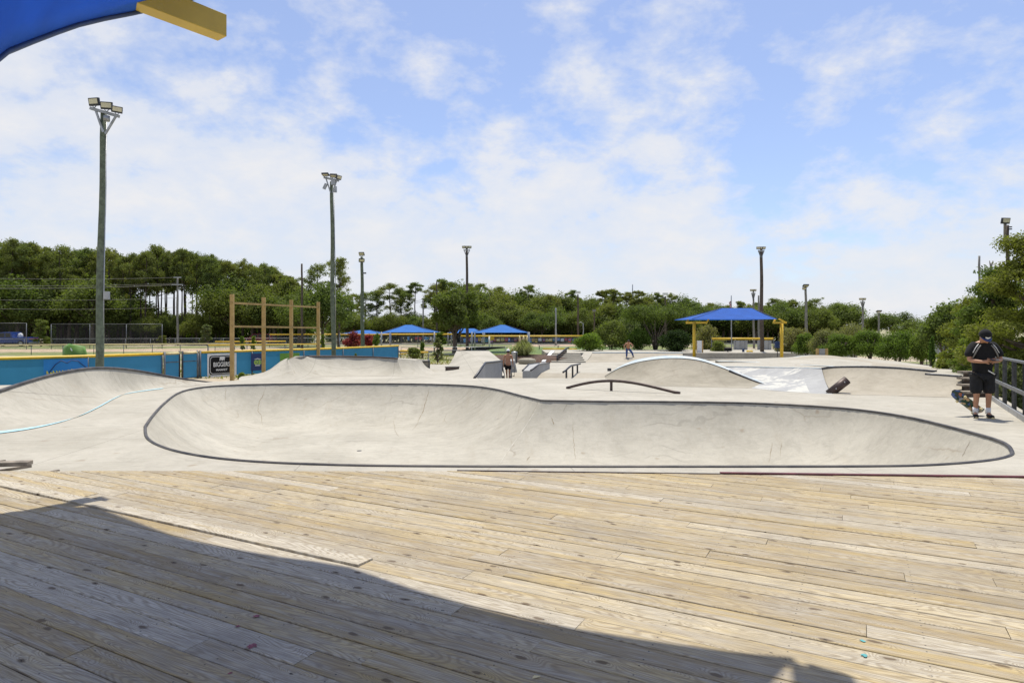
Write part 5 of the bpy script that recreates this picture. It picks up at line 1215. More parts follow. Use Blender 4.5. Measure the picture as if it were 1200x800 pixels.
tip2 = up_(975, 788, tip.z); arm_b = tip2+ad2*6.4; MB().bar(arm_b, tip2, .2, .26).build('arm', M['yarm'], t, bevel=.006)
for a_, b_ in ((tip, C1), (tip2, C2)):
    MB().tube([a_+ad*.55+Vector((0, 0, .08)), b_+Vector((0, 0, .12))], .03, 8).build('turnbuckle', M['steel'], t)
    for q in (.28, .4):
        MB().tube([a_+ad*q+Vector((0, 0, .08)), a_+ad*q+Vector((0, 0, .13))], .02, 6).build('bolt', M['yellow'], t)
for a_ in (arm_a, arm_b):
    m_ = a_+Vector((0, 0, -.1)); MB().tube([(m_.x, m_.y, 0), (m_.x, m_.y, m_.z)], .09, 14).build('post', M['yellow'], t)
# ---------------------------------------------------------------- foliage
def crown_mesh(name, clumps, n, leaf, m, asp=.55, seed=0, shell=.35, upb=.5, core=True):
    g = np.random.default_rng(seed); cl = np.array(clumps, float)        # cx cy cz rx ry rz
    wts = (cl[:, 3]*cl[:, 4]*cl[:, 5])**(2/3); wts /= wts.sum(); k = g.choice(len(cl), n, p=wts)
    d = g.normal(size=(n, 3)); d /= np.linalg.norm(d, axis=1)[:, None]
    r = g.random(n)**shell; r *= 1+.16*g.standard_normal(n)
    lump = 1+.22*np.sin(d[:, 0]*5+k)*np.sin(d[:, 1]*6+2*k)*np.cos(d[:, 2]*5)
    c = cl[k, :3]+d*cl[k, 3:]*(r*lump)[:, None]
    nr = d+g.normal(size=(n, 3))*.8; nr[:, 2] += upb; nr /= np.linalg.norm(nr, axis=1)[:, None]
    a = np.cross(nr, g.normal(size=(n, 3))); a /= np.linalg.norm(a, axis=1)[:, None]; b = np.cross(nr, a)
    s = leaf*(.55+.9*g.random(n))[:, None]
    V = np.stack([c-a*s*.5, c+b*s*asp*.5, c+a*s*.5+nr*s*-.12, c-b*s*asp*.5], 1).reshape(-1, 3)
    me = bpy.data.meshes.new(name); me.vertices.add(4*n); me.vertices.foreach_set('co', V.ravel())
    me.loops.add(4*n); me.loops.foreach_set('vertex_index', np.arange(4*n)); me.polygons.add(n)
    me.polygons.foreach_set('loop_start', np.arange(0, 4*n, 4)); me.update(calc_edges=True)
    at = me.attributes.new('tone', 'FLOAT', 'FACE'); ct = g.random(len(cl)); 
    at.data.foreach_set('value', np.clip(.55*g.random(n)+.55*ct[k]-.05, 0, 1).astype(np.float32)); me.materials.append(m); return me
def trunk_mesh(h, r, limbs=(), m='bark', lean=0, seed=0):
    g = random.Random(seed); mb = MB(); pts = [Vector((lean*(i/8)**1.5+g.uniform(-.02, .02)*h*.3*(i > 0), g.uniform(-.02, .02)*h*.3*(i > 0), h*i/8)) for i in range(9)]
    mb.tube(pts, [r*(1.25-.95*(i/8)) if i else r*1.5 for i in range(9)], 8)
    for tip, z0 in limbs:
        tip = Vector(tip); i = min(7, int(z0/h*8)); a = pts[i].lerp(pts[i+1], z0/h*8-i); q = a.lerp(tip, .5)+Vector((g.uniform(-.1, .1), g.uniform(-.1, .1), -.08))*(tip-a).length*.5
        rr = r*(1.1-.8*z0/h)*.55; mb.tube([a, q, tip], [rr, rr*.6, rr*.25], 6)
    return mb
def new_tree(name, label, cat, trunk, crown_me, group=None, loc=(0, 0, 0), barkm='bark', cname='crown'):
    t = thing(name, label, cat, (0, 0, 0), group)
    trunk.build('trunk', M[barkm], t); c = bpy.data.objects.new(cname, crown_me); C.objects.link(c); c.parent = t
    t.location = loc; return t
def pine_clumps(h, r, base, k, g):
    out = []
    for i in range(k):
        u = (i+.5)/k; z = h*(base+(1-base)*u**.9); rad = r*(1.0-.55*u**2)*g.uniform(.35, 1); q = g.uniform(0, 6.28)
        s = g.uniform(.6, 1.2)*r*.30
        out.append((rad*math.cos(q), rad*math.sin(q), z, s*g.uniform(.8, 1.4), s, s*g.uniform(.5, .75)))
        for _ in range(2): out.append((rad*math.cos(q)+g.uniform(-1, 1)*s, rad*math.sin(q)+g.uniform(-1, 1)*s, z+g.uniform(-.5, .6)*s, s*.55, s*.55, s*.4))
    out.append((0, 0, h*.985, r*.38, r*.38, r*.24)); return out
protos = {}
for i in range(6):
    g = random.Random(100+i); hh = 16; base = [.62, .5, .66, .45, .58, .7][i]; r_ = [3.2, 3.6, 2.8, 3.4, 3.8, 3.0][i]
    cl = pine_clumps(hh, r_, base, [17, 24, 15, 26, 22, 14][i], g)
    limbs = [((c[0], c[1], c[2]-.1), min(hh*.95, max(hh*.4, c[2]-abs(c[0]+c[1])*.4-.4))) for c in cl[:-1:3]]
    protos['pine%d' % i] = (trunk_mesh(hh*.98, .2, limbs, seed=i, lean=g.uniform(-.5, .5)), crown_mesh('pine_crown', cl, 7500, .33, M['pine'], .34, i, .55, .3))
def dome_clumps(k, g, rx=1, rz=1, z0=.2, cs=.34):
    out = []
    for i in range(k):
        q = g.uniform(0, 6.28); e = math.asin(g.uniform(-.25, 1)); rr = g.uniform(.45, .86)
        s = cs*g.uniform(.65, 1.25)
        out.append((rx*rr*math.cos(e)*math.cos(q), rx*rr*math.cos(e)*math.sin(q), z0+rz*.5+rz*.5*rr*math.sin(e), s, s, s*.72*rz))
    out.append((0, 0, z0+rz*.5, .55*rx, .55*rx, .38*rz)); return out
for i in range(4):
    g = random.Random(200+i); cl = [tuple(v*5 for v in c) for c in dome_clumps(40, g, 1, 1.6, .35, .26)]
    limbs = [((c[0]*.8, c[1]*.8, c[2]), 2+.2*c[2]) for c in cl[:14]]
    protos['broad%d' % i] = (trunk_mesh(7.0, .24, limbs, seed=50+i), crown_mesh('leafy_crown', cl, 10000, .31, M['oak' if i % 2 else 'leaf'], .6, 40+i, .4))
made = {}
def place(kind, px, D, ytop, label, group=None, name='pine_tree', cat='tree', wsc=1.0, h0=None, base=GZ, rng_=random.Random(7), rz=None):
    h0 = h0 or {'pine': 16.4, 'broad': 10.6}[kind[:-1]]
    sc = (Z(ytop, D)-base)/h0
    if kind not in made:
        tr, cm = protos[kind]; made[kind] = new_tree(name, label, cat, tr, cm, group, barkm='pinebark' if kind.startswith('pine') else 'bark'); r = made[kind]
        r.location = (X(px, D), D, base); r.rotation_euler = (0, 0, rng_.uniform(0, 6.28)); r.scale = (sc*wsc, sc*wsc, sc)
        return r
    r = dup(made[kind], (X(px, D), D, base), rng_.uniform(0, 6.28) if rz is None else rz, (sc*wsc, sc*wsc, sc), label, group); r.name = name
    if not group and 'group' in r: del r['group']
    return r
g = random.Random(77)
# silhouette rows
def lm(px):
    for lim, s in ((60, 'at the far left edge'), (115, 'left of the nearest floodlight pole'), (165, 'right of the nearest floodlight pole'), (208, 'left of the crossarm utility pole'), (270, 'left of the timber frame'), (345, 'behind the timber frame'), (400, 'behind the frame end'), (455, 'above the red blossoms'), (500, 'above the left canopy'), (548, 'behind the oak'), (600, 'behind the middle canopy'), (651, 'left of the pale steel pole'), (700, 'behind the box lamp poles'), (750, 'left of the crape myrtle'), (805, 'behind the crape myrtle'), (857, 'left of the flagpole'), (893, 'above the yellow post canopy'), (944, 'right of the tall dark pole'), (1100, 'above the hedge left end')):
        if px < lim: return s
def sil(px, tab):
    return float(np.interp(px, [a for a, b in tab], [b for a, b in tab]))
leftS = [(-40, 288), (0, 284), (12, 282), (30, 286), (38, 281), (55, 291), (70, 283), (85, 292), (110, 291), (140, 292), (190, 291), (230, 295), (262, 302), (297, 303), (318, 311), (345, 318), (360, 326)]
GL, LL = 'tall pines along the far left skyline', 'tall pine with a clumped crown in the front of the left-hand wood'
for row, (D0, dy, step) in enumerate(((104, 0, 15), (112, 4, 17), (122, 5, 19))):
    px = -50+row*6
    while px < 352:
        xx = px+g.uniform(-4, 4)
        place('pine%d' % g.choice([0, 1, 2, 3, 4, 5] if not 130 < xx < 250 else [0, 2, 5, 4]), xx, D0+g.uniform(-3, 3), sil(xx, leftS)+dy+g.choice([-2.5, -1, 1, 3, 6, 9]), '%s %s' % (['tall clump crowned pine of the front row', 'tall pine of the middle row', 'tall pine of the back row'][row], lm(xx)), '%s pines %s' % (['front row', 'middle row', 'back row'][row], lm(xx)), wsc=g.uniform(.75, 1.0) if not 130 < xx < 260 else g.uniform(.6, .8))
        px += step if not 130 < xx < 260 else step*.62
# understory at left
for i in range(46):
    xx = -45+i*9.2+g.uniform(-4, 4)
    if xx > 365: break
    gap = 150 < xx < 265
    yt = g.uniform(354, 376) if gap else g.uniform(314, 356)
    place('broad%d' % g.randrange(4), xx, 98+g.uniform(-2, 10), yt, 'dark leafy tree standing below the pines, '+lm(xx), 'leafy trees below the pines '+lm(xx), 'broadleaf_tree', wsc=g.uniform(.9, 1.25))
for i in range(26):
    xx = -40+i*16+g.uniform(-5, 5)
    place('broad%d' % g.randrange(4), xx, 128+g.uniform(-3, 4), g.uniform(362, 372), 'low dense shaded tree deep behind the pine trunks, '+lm(xx), 'low trees deep behind the pines '+lm(xx), 'broadleaf_tree', wsc=2.0)
# middle and right woods
midS = [(400, 345), (425, 336), (445, 336), (452, 330), (465, 334), (482, 328), (500, 330), (520, 327), (535, 326), (565, 327), (590, 335), (610, 331), (640, 340), (660, 336), (690, 342), (712, 337), (735, 341), (760, 340), (775, 344), (800, 343), (825, 347), (850, 352), (880, 349), (915, 349), (940, 346), (960, 352), (975, 347), (992, 356), (998, 362)]
for row, (D0, dy, step) in enumerate(((118, 0, 13), (128, 3, 16))):
    px = 408+row*5
    while px < 996:
        xx = px+g.uniform(-4, 4); far = 470 > xx
        kind = 'pine%d' % g.randrange(6) if (xx < 520 or g.random() < .55) else 'broad%d' % g.randrange(4)
        if 425 < xx < 510 and row == 1: px += step; continue
        place(kind, xx, D0+g.uniform(-4, 4), sil(xx, midS)+dy+g.uniform(-1, 7), '%s skyline %s %s' % (['front row', 'back row'][row], 'pine' if kind[0] == 'p' else 'leafy tree', lm(xx)), '%s skyline %s %s' % (['front row', 'back row'][row], 'pines' if kind[0] == 'p' else 'leafy trees', lm(xx)), 'pine_tree' if kind[0] == 'p' else 'broadleaf_tree', wsc=g.uniform(.95, 1.25))
        px += step if xx > 520 else step*1.25
for i in range(60):
    xx = 405+i*11+g.uniform(-4, 4)
    if xx > 1000: break
    yt = g.uniform(352, 366) if xx > 520 else g.uniform(361, 370)
    place('broad%d' % g.randrange(4), xx, 110+g.uniform(-3, 6), yt, 'dark rounded tree at the foot of the wood, '+lm(xx), 'rounded trees at the foot of the wood '+lm(xx), 'broadleaf_tree', wsc=g.uniform(1.1, 1.6))
place('broad1', 1046, 110, 361, 'single dark rounded tree on the skyline right of the two thin light poles', None, 'broadleaf_tree', wsc=1.5)
place('broad2', 1020, 118, 371, 'low dark tree left of the single rounded skyline tree', None, 'broadleaf_tree', wsc=1.5)
place('broad0', 1075, 100, 372, 'mid green tree between the rounded skyline tree and the near right-hand trees', None, 'broadleaf_tree', wsc=1.8)
def mass(name, label, x0, x1, D, top_px, n, leaf, seed):
    g_ = random.Random(seed); cl = []; px = x0
    while px < x1:
        h_ = Z(top_px+g_.uniform(-3, 3), D)-GZ; w_ = h_*g_.uniform(.5, .9); cl.append((X(px, D), D+g_.uniform(-2, 2), GZ+h_*.45, w_, w_, h_*.55)); px += g_.uniform(.5, .9)*w_/D*F*1.2
    o = bpy.data.objects.new(name, crown_mesh(name, cl, n, leaf, M['hedge'], .6, seed, .4)); C.objects.link(o); tag(o, label, 'undergrowth', kind='stuff')
mass('undergrowth', 'dark continuous undergrowth along the foot of the left pine wood', -80, 370, 112, 376, 30000, .5, 21)
mass('undergrowth', 'dark continuous undergrowth along the foot of the middle wood', 395, 1000, 120, 373, 36000, .55, 22)
# named trees at middle distance
place('pine1', 397, 82, 302, 'very tall dark pine standing alone behind the rounded green tree', None, 'pine_tree', wsc=.95)
place('pine3', 372, 88, 309, 'dark pine to the left of the tallest lone pine', None, 'pine_tree', wsc=.9)
place('broad0', 378, 74, 327, 'rounded mid green tree behind the right end of the timber frame', None, 'broadleaf_tree', wsc=1.05)
place('broad3', 350, 84, 340, 'darker leafy tree left of the rounded green tree behind the timber frame', None, 'broadleaf_tree', wsc=1.0)
# the oak
g2 = random.Random(5)
cl = []
for i in range(44):
    q = g2.uniform(0, 6.28); e = math.asin(g2.uniform(-.75, 1)); rr = g2.uniform(.55, .95); s = g2.uniform(.75, 1.2)
    cl.append((3.0*rr*math.cos(e)*math.cos(q), 3.0*rr*math.cos(e)*math.sin(q), 4.5+2.35*rr*math.sin(e), .8*s, .8*s, .6*s))
cl.append((0, 0, 4.4, 1.7, 1.7, 1.5))
limbs = [((c[0]*.85, c[1]*.85, c[2]), g2.uniform(1.2, 2.8)) for c in cl[:22]]
oak = new_tree('oak_tree', 'round dark green oak standing alone between the two blue canopies', 'tree', trunk_mesh(5.2, .24, limbs, seed=3), crown_mesh('oak_crown', cl, 13000, .24, M['oak'], .6, 9, .4), None, (X(533, 60), 60, GZ))
oak.scale = (.82, .82, (Z(333, 60)-GZ)/7.3)
# shrubs: prototypes built once at unit radius
def bush(name, label, px, D, w_px, ytop, ybase, m, n=9000, leaf=.1, seed=0, k=24, group=None, cat='shrub', rzf=1.0, depth=1.0, stems=4):
    zb0 = Z(ybase, D); h = Z(ytop, D)-zb0; w_ = w_px/F*D/2; gg = random.Random(seed)
    cl = []
    for i in range(k):
        q = gg.uniform(0, 6.28); rr = gg.uniform(.15, .78); zz_ = gg.uniform(.22, .86); rr *= (1-max(0, zz_-.45)*1.1)
        s = gg.uniform(.22, .36); cl.append((w_*rr*math.cos(q), w_*depth*rr*math.sin(q), h*zz_, w_*s, w_*s*depth, h*s*.62))
    cl.append((0, 0, h*.42, w_*.66, w_*.66*depth, h*.34)); cl.append((0, 0, h*.8, w_*.35, w_*.35, h*.17))
    mb = MB()
    for i in range(stems):
        q = gg.uniform(0, 6.28); mb.tube([Vector((0.05*math.cos(q), .05*math.sin(q), -.05)), Vector((w_*.2*math.cos(q), w_*.2*math.sin(q), h*.35)), Vector((w_*.5*math.cos(q), w_*.5*depth*math.sin(q), h*.7))], [.05, .035, .015], 6)
    t = thing(name, label, cat, (0, 0, 0), group); mb.build('stems', M['bark'], t)
    c = bpy.data.objects.new('foliage', crown_mesh('foliage', cl, n, leaf, M[m], .6, seed, .38)); C.objects.link(c); c.parent = t; t.location = (X(px, D), D, zb0); return t
bush('shrub', 'bright yellow green low bush right of the stair railing', 689, 58, 42, 390, 413.5, 'bright', 9000, .13, 1, 30)
bush('shrub', 'tall mid green shrub left of the skater', 716, 62, 52, 374, 413, 'leaf', 11000, .14, 2, 30)
bush('shrub', 'dark shrub directly behind the skater', 748, 62, 34, 384, 413, 'hedge', 7000, .13, 3, 24)
bush('shrub', 'round pale shrub between tall green shrub and crape myrtle', 736, 70, 40, 372, 400, 'dryleaf', 7000, .14, 33, 24)
bush('shrub', 'very dark dome shaped evergreen left of the yellow post', 791, 57, 46, 387, 415, 'darkleaf', 12000, .12, 4, 30)
bush('shrub', 'loose grey green shrub behind the left yellow post', 828, 66, 44, 380, 416, 'dryleaf', 8000, .14, 5, 26)
bush('shrub', 'small leafy shrub under the canopy beside the grill', 842, 57, 22, 399, 418, 'leaf', 4000, .12, 6, 16)
bush('shrub', 'round grey green bush right behind the right yellow post', 930, 56, 50, 383, 418, 'dryleaf', 11000, .12, 7, 30)
bush('shrub', 'mid green bush in front of the round grey green bush', 945, 50, 36, 390, 417, 'hedge', 8000, .12, 8, 26)
# crape myrtle with visible stems
cl = [(c[0]*4.0, c[1]*3.2, 1.9+c[2]*2.0, c[3]*3.6, c[4]*3.2, c[5]*2.6) for c in dome_clumps(30, random.Random(8), 1, 1, .2)]
mb = MB()
for i in range(7):
    q = i*.9; mb.tube([Vector((.15*math.cos(q), .1*math.sin(q), 0)), Vector((.5*math.cos(q), .4*math.sin(q), 1.3)), Vector((1.5*math.cos(q), 1.2*math.sin(q), 2.8))], [.08, .06, .03], 6)
cm = new_tree('crape_myrtle', 'wide multi stemmed tree with bare pale stems right of the skater', 'tree', mb, crown_mesh('crown', cl, 14000, .16, M['oak'], .6, 12, .4), None, (X(768, 62), 62, -.4), 'bark'); cm.scale = (.92, .92, (Z(350, 62)+.4)/4.9)
# hedge of separate bushes
for i, (px, w_, yt, D, l) in enumerate(((968, 50, 386, 43, 'pale dry twigged bush above the framed sign board'), (1000, 60, 378, 47, 'grey twiggy flowering bush rising behind the hedge'), (985, 52, 392, 41, 'hedge bush just right of the framed sign board'), (1020, 56, 387, 40, 'middle bush of the dark green hedge'), (1052, 58, 388, 38, 'hedge bush right of the middle one'), (1080, 34, 391, 36, 'last hedge bush before the gap in the greenery'))):
    bush('hedge_bush', l, px, D, w_, yt, 421 if px < 1030 else 426, 'dryleaf' if i < 2 else 'hedge', 15000, .085, 60+i, 34, None, 'hedge bush')
bush('shrub', 'pale leaved small bush in the gap between hedge and right-hand trees', 1106, 27, 22, 411, 433, 'bright', 5000, .06, 71, 18)
bush('shrub', 'slender upright green shrub in the gap beside the pale leaved bush', 1092, 29, 9, 394, 430, 'hedge', 2600, .07, 72, 14)
bush('shrub', 'loose airy mid green tree between hedge and right-hand trees', 1106, 33, 66, 352, 414, 'leaf', 13000, .13, 73, 34)
bush('shrub', 'dense bush below the cedar left of the standing person', 1132, 24, 30, 400, 440, 'cedar', 9000, .07, 74, 24)
# near cedars at the right
def cedar(label, px, D, w_m, ytop, seed, n, taper=1.0, m='cedar', leaf=.085):
    h = Z(ytop, D)-GZ; gg = random.Random(seed); cl = []
    for i in range(70):
        u = i/69; z = h*(.12+.86*u); rad = w_m*(1-u**1.5*.85*taper)*gg.uniform(.3, .95); q = gg.uniform(0, 6.28); s = w_m*gg.uniform(.16, .28)
        cl.append((rad*math.cos(q), rad*math.sin(q), z, s*1.15, s*1.15, s*.55))
    limbs = [((c[0]*.9, c[1]*.9, c[2]), max(.5, c[2]-.5)) for c in cl[::2]]
    limbs = [(a, min(b, h*.9)) for a, b in limbs]
    t = new_tree('cedar_tree', label, 'tree', trunk_mesh(h*.95, .16, limbs, seed=seed), crown_mesh('crown', cl, n, leaf, M[m], .45, seed, .5, .35), None, (X(px, D), D, GZ)); return t
cedar('large bright green cedar filling the right edge behind the railing', 1218, 18, 2.0, 276, 81, 60000, .8)
cedar('mid sized green cedar directly behind the standing person', 1166, 21, 1.45, 316, 82, 38000)
cedar('smaller olive green cedar at the left end of the right-hand trees', 1141, 26, 1.5, 350, 83, 26000, 1.0, 'cedar', .09)
cedar('darker cedar beyond the right frame edge', 1290, 21, 2.2, 250, 84, 26000, .7, 'hedge', .1)
bush('shrub', 'low twiggy reddish green undergrowth behind the railing', 1186, 17.2, 70, 425, 492, 'dryleaf', 9000, .06, 85, 26)
bush('shrub', 'dense green undergrowth filling the space below the big cedar', 1205, 18.5, 90, 405, 480, 'cedar', 14000, .07, 86, 30)
# small trees and shrubs in the fields
def sapling(label, px, D, ytop, ybase, w_px, m, seed, n=2600, name='sapling'):
    zb0 = Z(ybase, D); h = Z(ytop, D)-zb0; w_ = w_px/F*D/2; gg = random.Random(seed)
    cl = [(w_*gg.uniform(.1, .8)*math.cos(q)*(1-u*.6), w_*.8*gg.uniform(.1, .8)*math.sin(q)*(1-u*.6), h*(.15+.8*u), w_*.28, w_*.28, h*.06) for u, q in [(i/19, gg.uniform(0, 6.28)) for i in range(20)]]
    limbs = [((c[0], c[1], c[2]), max(.05, c[2]-.25*h)) for c in cl]
    t = new_tree(name, label, 'tree', trunk_mesh(h*.9, .05, limbs, seed=seed), crown_mesh('crown', cl, n, .16, M[m], .5, seed, .5), None, (X(px, D), D, zb0))
sapling('young conical tree by the backstop fence right of the blue pickup', 48, 78, 374, 406, 27, 'leaf', 91, 5000)
sapling('young pale conifer left of the timber frame by the field fence', 243, 80, 380, 405.5, 22, 'dryleaf', 92, 4200)
sapling('small low conifer left of the young pale conifer', 190, 80, 393, 405, 14, 'leaf', 93, 2500)
sapling('thin open sapling behind the square grind box', 513, 44, 396, 424.5, 18, 'dryleaf', 94, 900)
sapling('dark small tree left of the oak behind the thin sapling', 516, 62, 389, 406, 20, 'hedge', 95, 3000)
sapling('tiny sapling with yellow green leaves behind the timber frame', 284, 56, 394, 411, 9, 'bright', 96, 700)
sapling('second tiny sapling behind the timber frame, nearer its middle', 297, 56, 394, 411, 9, 'bright', 97, 700)
sapling('slim sapling left of the leaning floodlight pole by the frame end', 378, 60, 392, 409, 8, 'bright', 98, 900)
bush('flowering_shrub', 'red blossomed shrub left of the thin floodlight pole', 414, 60, 26, 389, 409, 'redleaf', 4500, .13, 101, 22)
bush('flowering_shrub', 'darker red blossomed shrub right of the thin floodlight pole', 432, 58, 16, 391, 408, 'redleaf', 3000, .12, 102, 18)
bush('shrub', 'upright green shrub with pale leaves right of the red blossoms', 441, 56, 10, 391, 407, 'bright', 2200, .12, 103, 14)
bush('shrub', 'small round bush between the two yellow fence ends', 485, 43, 22, 407, 421, 'leaf', 4000, .09, 104, 18)
bush('shrub', 'small upright bush with yellow tips right of the round bush', 495, 45, 8, 401, 419, 'bright', 1200, .09, 105, 12)
# low weeds against fence foot
for i, (px, D, l) in enumerate(((325, 33, 'tuft of weeds at the fence foot right of the second wooden post'), (283, 31, 'tuft of weeds at the foot of the first wooden post'), (417, 38, 'tiny weed poking above the quarter pipe lip by the blue fence'))):
    bush('weed_tuft', l, px, D, 16 if i < 2 else 4, 436 if i < 2 else 414, 445 if i < 2 else 420, 'bright', 900, .07, 110+i, 8, None, 'weeds')
# pampas grass: many thin arching blades
def blades(label, px, D, w_px, ytop, ybase, n, seed, name='pampas_grass'):
    zb0 = Z(ybase, D); h = Z(ytop, D)-zb0; w_ = w_px/F*D/2; g_ = np.random.default_rng(seed)
    V = []; Fc = []; tone = []
    for i in range(n):
        q = g_.uniform(0, 6.28); out = w_*g_.uniform(.1, 1.0); hh = h*g_.uniform(.55, .98)*(1-.35*out/w_); bx = w_*.15*g_.uniform(-1, 1); by = w_*.15*g_.uniform(-1, 1)
        wd = .02; s_ = np.array([-math.sin(q), math.cos(q)])*wd; o = len(V)
        for u, zf in ((0, 0), (.3, .6), (.65, 1.0), (1.0, g_.uniform(.55, .95))):
            x, y = bx+out*u*math.cos(q), by+out*u*math.sin(q); k = 1-u*.8
            V += [(x-s_[0]*k, y-s_[1]*k, hh*zf), (x+s_[0]*k, y+s_[1]*k, hh*zf)]
        for j in range(3): Fc.append((o+2*j, o+2*j+1, o+2*j+3, o+2*j+2)); tone.append(g_.random())
    me = bpy.data.meshes.new('blades'); me.from_pydata(V, [], Fc); at = me.attributes.new('tone', 'FLOAT', 'FACE'); at.data.foreach_set('value', tone); me.materials.append(M['palegrass'])
    t = thing(name, label, 'ornamental grass', (X(px, D), D, zb0)); o = bpy.data.objects.new('blades', me); C.objects.link(o); o.parent = t
    mb = MB()
    for dx in (-.25, .03, .3): mb.tube([Vector((dx*.4, 0, h*.3))+t.location, Vector((dx, 0, h*.92))+t.location, Vector((dx*1.15, 0, h*1.08))+t.location], [.02, .1, .03], 6)
    mb.build('plumes', M['cream'], t)
blades('big fountain of pale green pampas grass behind the round seat', 613, 50.5, 38, 395, 421, 1500, 3)
blades('small tuft of green blades at the foot of the pampas grass', 600, 51, 12, 408, 420, 220, 4, 'grass_tuft')
# grass tufts behind the park edge, as one mass
gg = np.random.default_rng(5); n = 9000
gx_ = gg.uniform(-22, 2, n); gy_ = gg.uniform(31, 60, n); ok = ~((gx_ > -3.2) & (gy_ < 54.5)) & ~((gx_ > -6.6) & (gy_ < 37)); gx_, gy_ = gx_[ok], gy_[ok]; n = len(gx_)
s_ = gg.uniform(.04, .11, n); q = gg.uniform(0, 3.14, n); V = np.zeros((n, 3, 3)); V[:, 0] = np.stack([gx_-s_*np.cos(q)*.5, gy_-s_*np.sin(q)*.5, np.full(n, GZ)], 1); V[:, 1] = np.stack([gx_+s_*np.cos(q)*.5, gy_+s_*np.sin(q)*.5, np.full(n, GZ)], 1); V[:, 2] = np.stack([gx_+gg.uniform(-.05, .05, n), gy_, GZ+s_*1.6], 1)
me = bpy.data.meshes.new('grass'); me.from_pydata([tuple(v) for v in V.reshape(-1, 3)], [], [(3*i, 3*i+1, 3*i+2) for i in range(n)]); at = me.attributes.new('tone', 'FLOAT', 'FACE'); at.data.foreach_set('value', gg.random(n)); me.materials.append(M['palegrass'])
o = bpy.data.objects.new('grass', me); C.objects.link(o); tag(o, 'short dry grass on the ground behind the blue fence and bank', 'grass', kind='stuff')

# ---------------------------------------------------------------- people
def skin_obj(name, joints, edges, m, parent, root, sub=2, rot=None):
    keys = list(joints); idx = {k: i for i, k in enumerate(keys)}
    me = bpy.data.meshes.new(name); me.from_pydata([Vector(joints[k][0]) for k in keys], [(idx[a], idx[b]) for a, b in edges], [])
    o = bpy.data.objects.new(name, me); C.objects.link(o); sm = o.modifiers.new('skin', 'SKIN'); sm.use_smooth_shade = True
    for k, d in zip(keys, me.skin_vertices[0].data):
        r = joints[k][1]; d.radius = r if hasattr(r, '__len__') else (r, r); d.use_root = (k == root)
    ss = o.modifiers.new('sub', 'SUBSURF'); ss.levels = sub; ss.render_levels = sub
    bpy.context.view_layer.update(); dg = bpy.context.evaluated_depsgraph_get()
    nm = bpy.data.meshes.new_from_object(o.evaluated_get(dg)); bpy.data.objects.remove(o)
    nm.name = name; o = bpy.data.objects.new(name, nm); C.objects.link(o)
    for p in nm.polygons: p.use_smooth = True
    nm.materials.clear(); nm.materials.append(m); o.parent = parent; return o
def person(label, J, loc, rz, sc, fingers, clothes, extra=None):
    t = thing('person', label, 'person', (0, 0, 0))
    E = [('pel', 'sp'), ('sp', 'ch'), ('ch', 'nk'), ('nk', 'hd'), ('hd', 'ht')]
    E.append(('hd', 'nose'))
    for s in 'LR':
        E += [('ch', 'sh'+s), ('sh'+s, 'el'+s), ('el'+s, 'wr'+s), ('wr'+s, 'pa'+s), ('pel', 'hp'+s), ('hp'+s, 'kn'+s), ('kn'+s, 'an'+s), ('an'+s, 'to'+s), ('hd', 'ear'+s)]
        pa = Vector(J['pa'+s][0]); wr = Vector(J['wr'+s][0]); d = (pa-wr).normalized(); side = Vector(fingers[s][0]).normalized(); curl = Vector(fingers[s][1]).normalized()
        for i, (off, ln) in enumerate(((-.03, .062), (-.01, .072), (.012, .068), (.032, .052))):
            a = pa+side*off+d*.04; b = a+d*ln*.55+curl*.012; c = b+d*ln*.35+curl*.03
            for nm, v, r in (('a', a, .0105), ('b', b, .0092), ('c', c, .0075)): J['f%s%d%s' % (s, i, nm)] = (tuple(v), r)
            E += [('pa'+s, 'f%s%da' % (s, i)), ('f%s%da' % (s, i), 'f%s%db' % (s, i)), ('f%s%db' % (s, i), 'f%s%dc' % (s, i))]
        a = pa-d*.015-side*.035; b = a-side*.022+d*.03+curl*.01; J['t%sa' % s] = (tuple(a), .013); J['t%sb' % s] = (tuple(b), .010); E += [('pa'+s, 't%sa' % s), ('t%sa' % s, 't%sb' % s)]
    body = skin_obj('body', J, E, M['skin'], t, 'pel')
    for nm, (js, es, m, root) in clothes.items(): skin_obj(nm, js, es, M[m], t, root)
    if extra: extra(t)
    t.location = loc; t.rotation_euler = (0, 0, rz); t.scale = (sc, sc, sc); return t
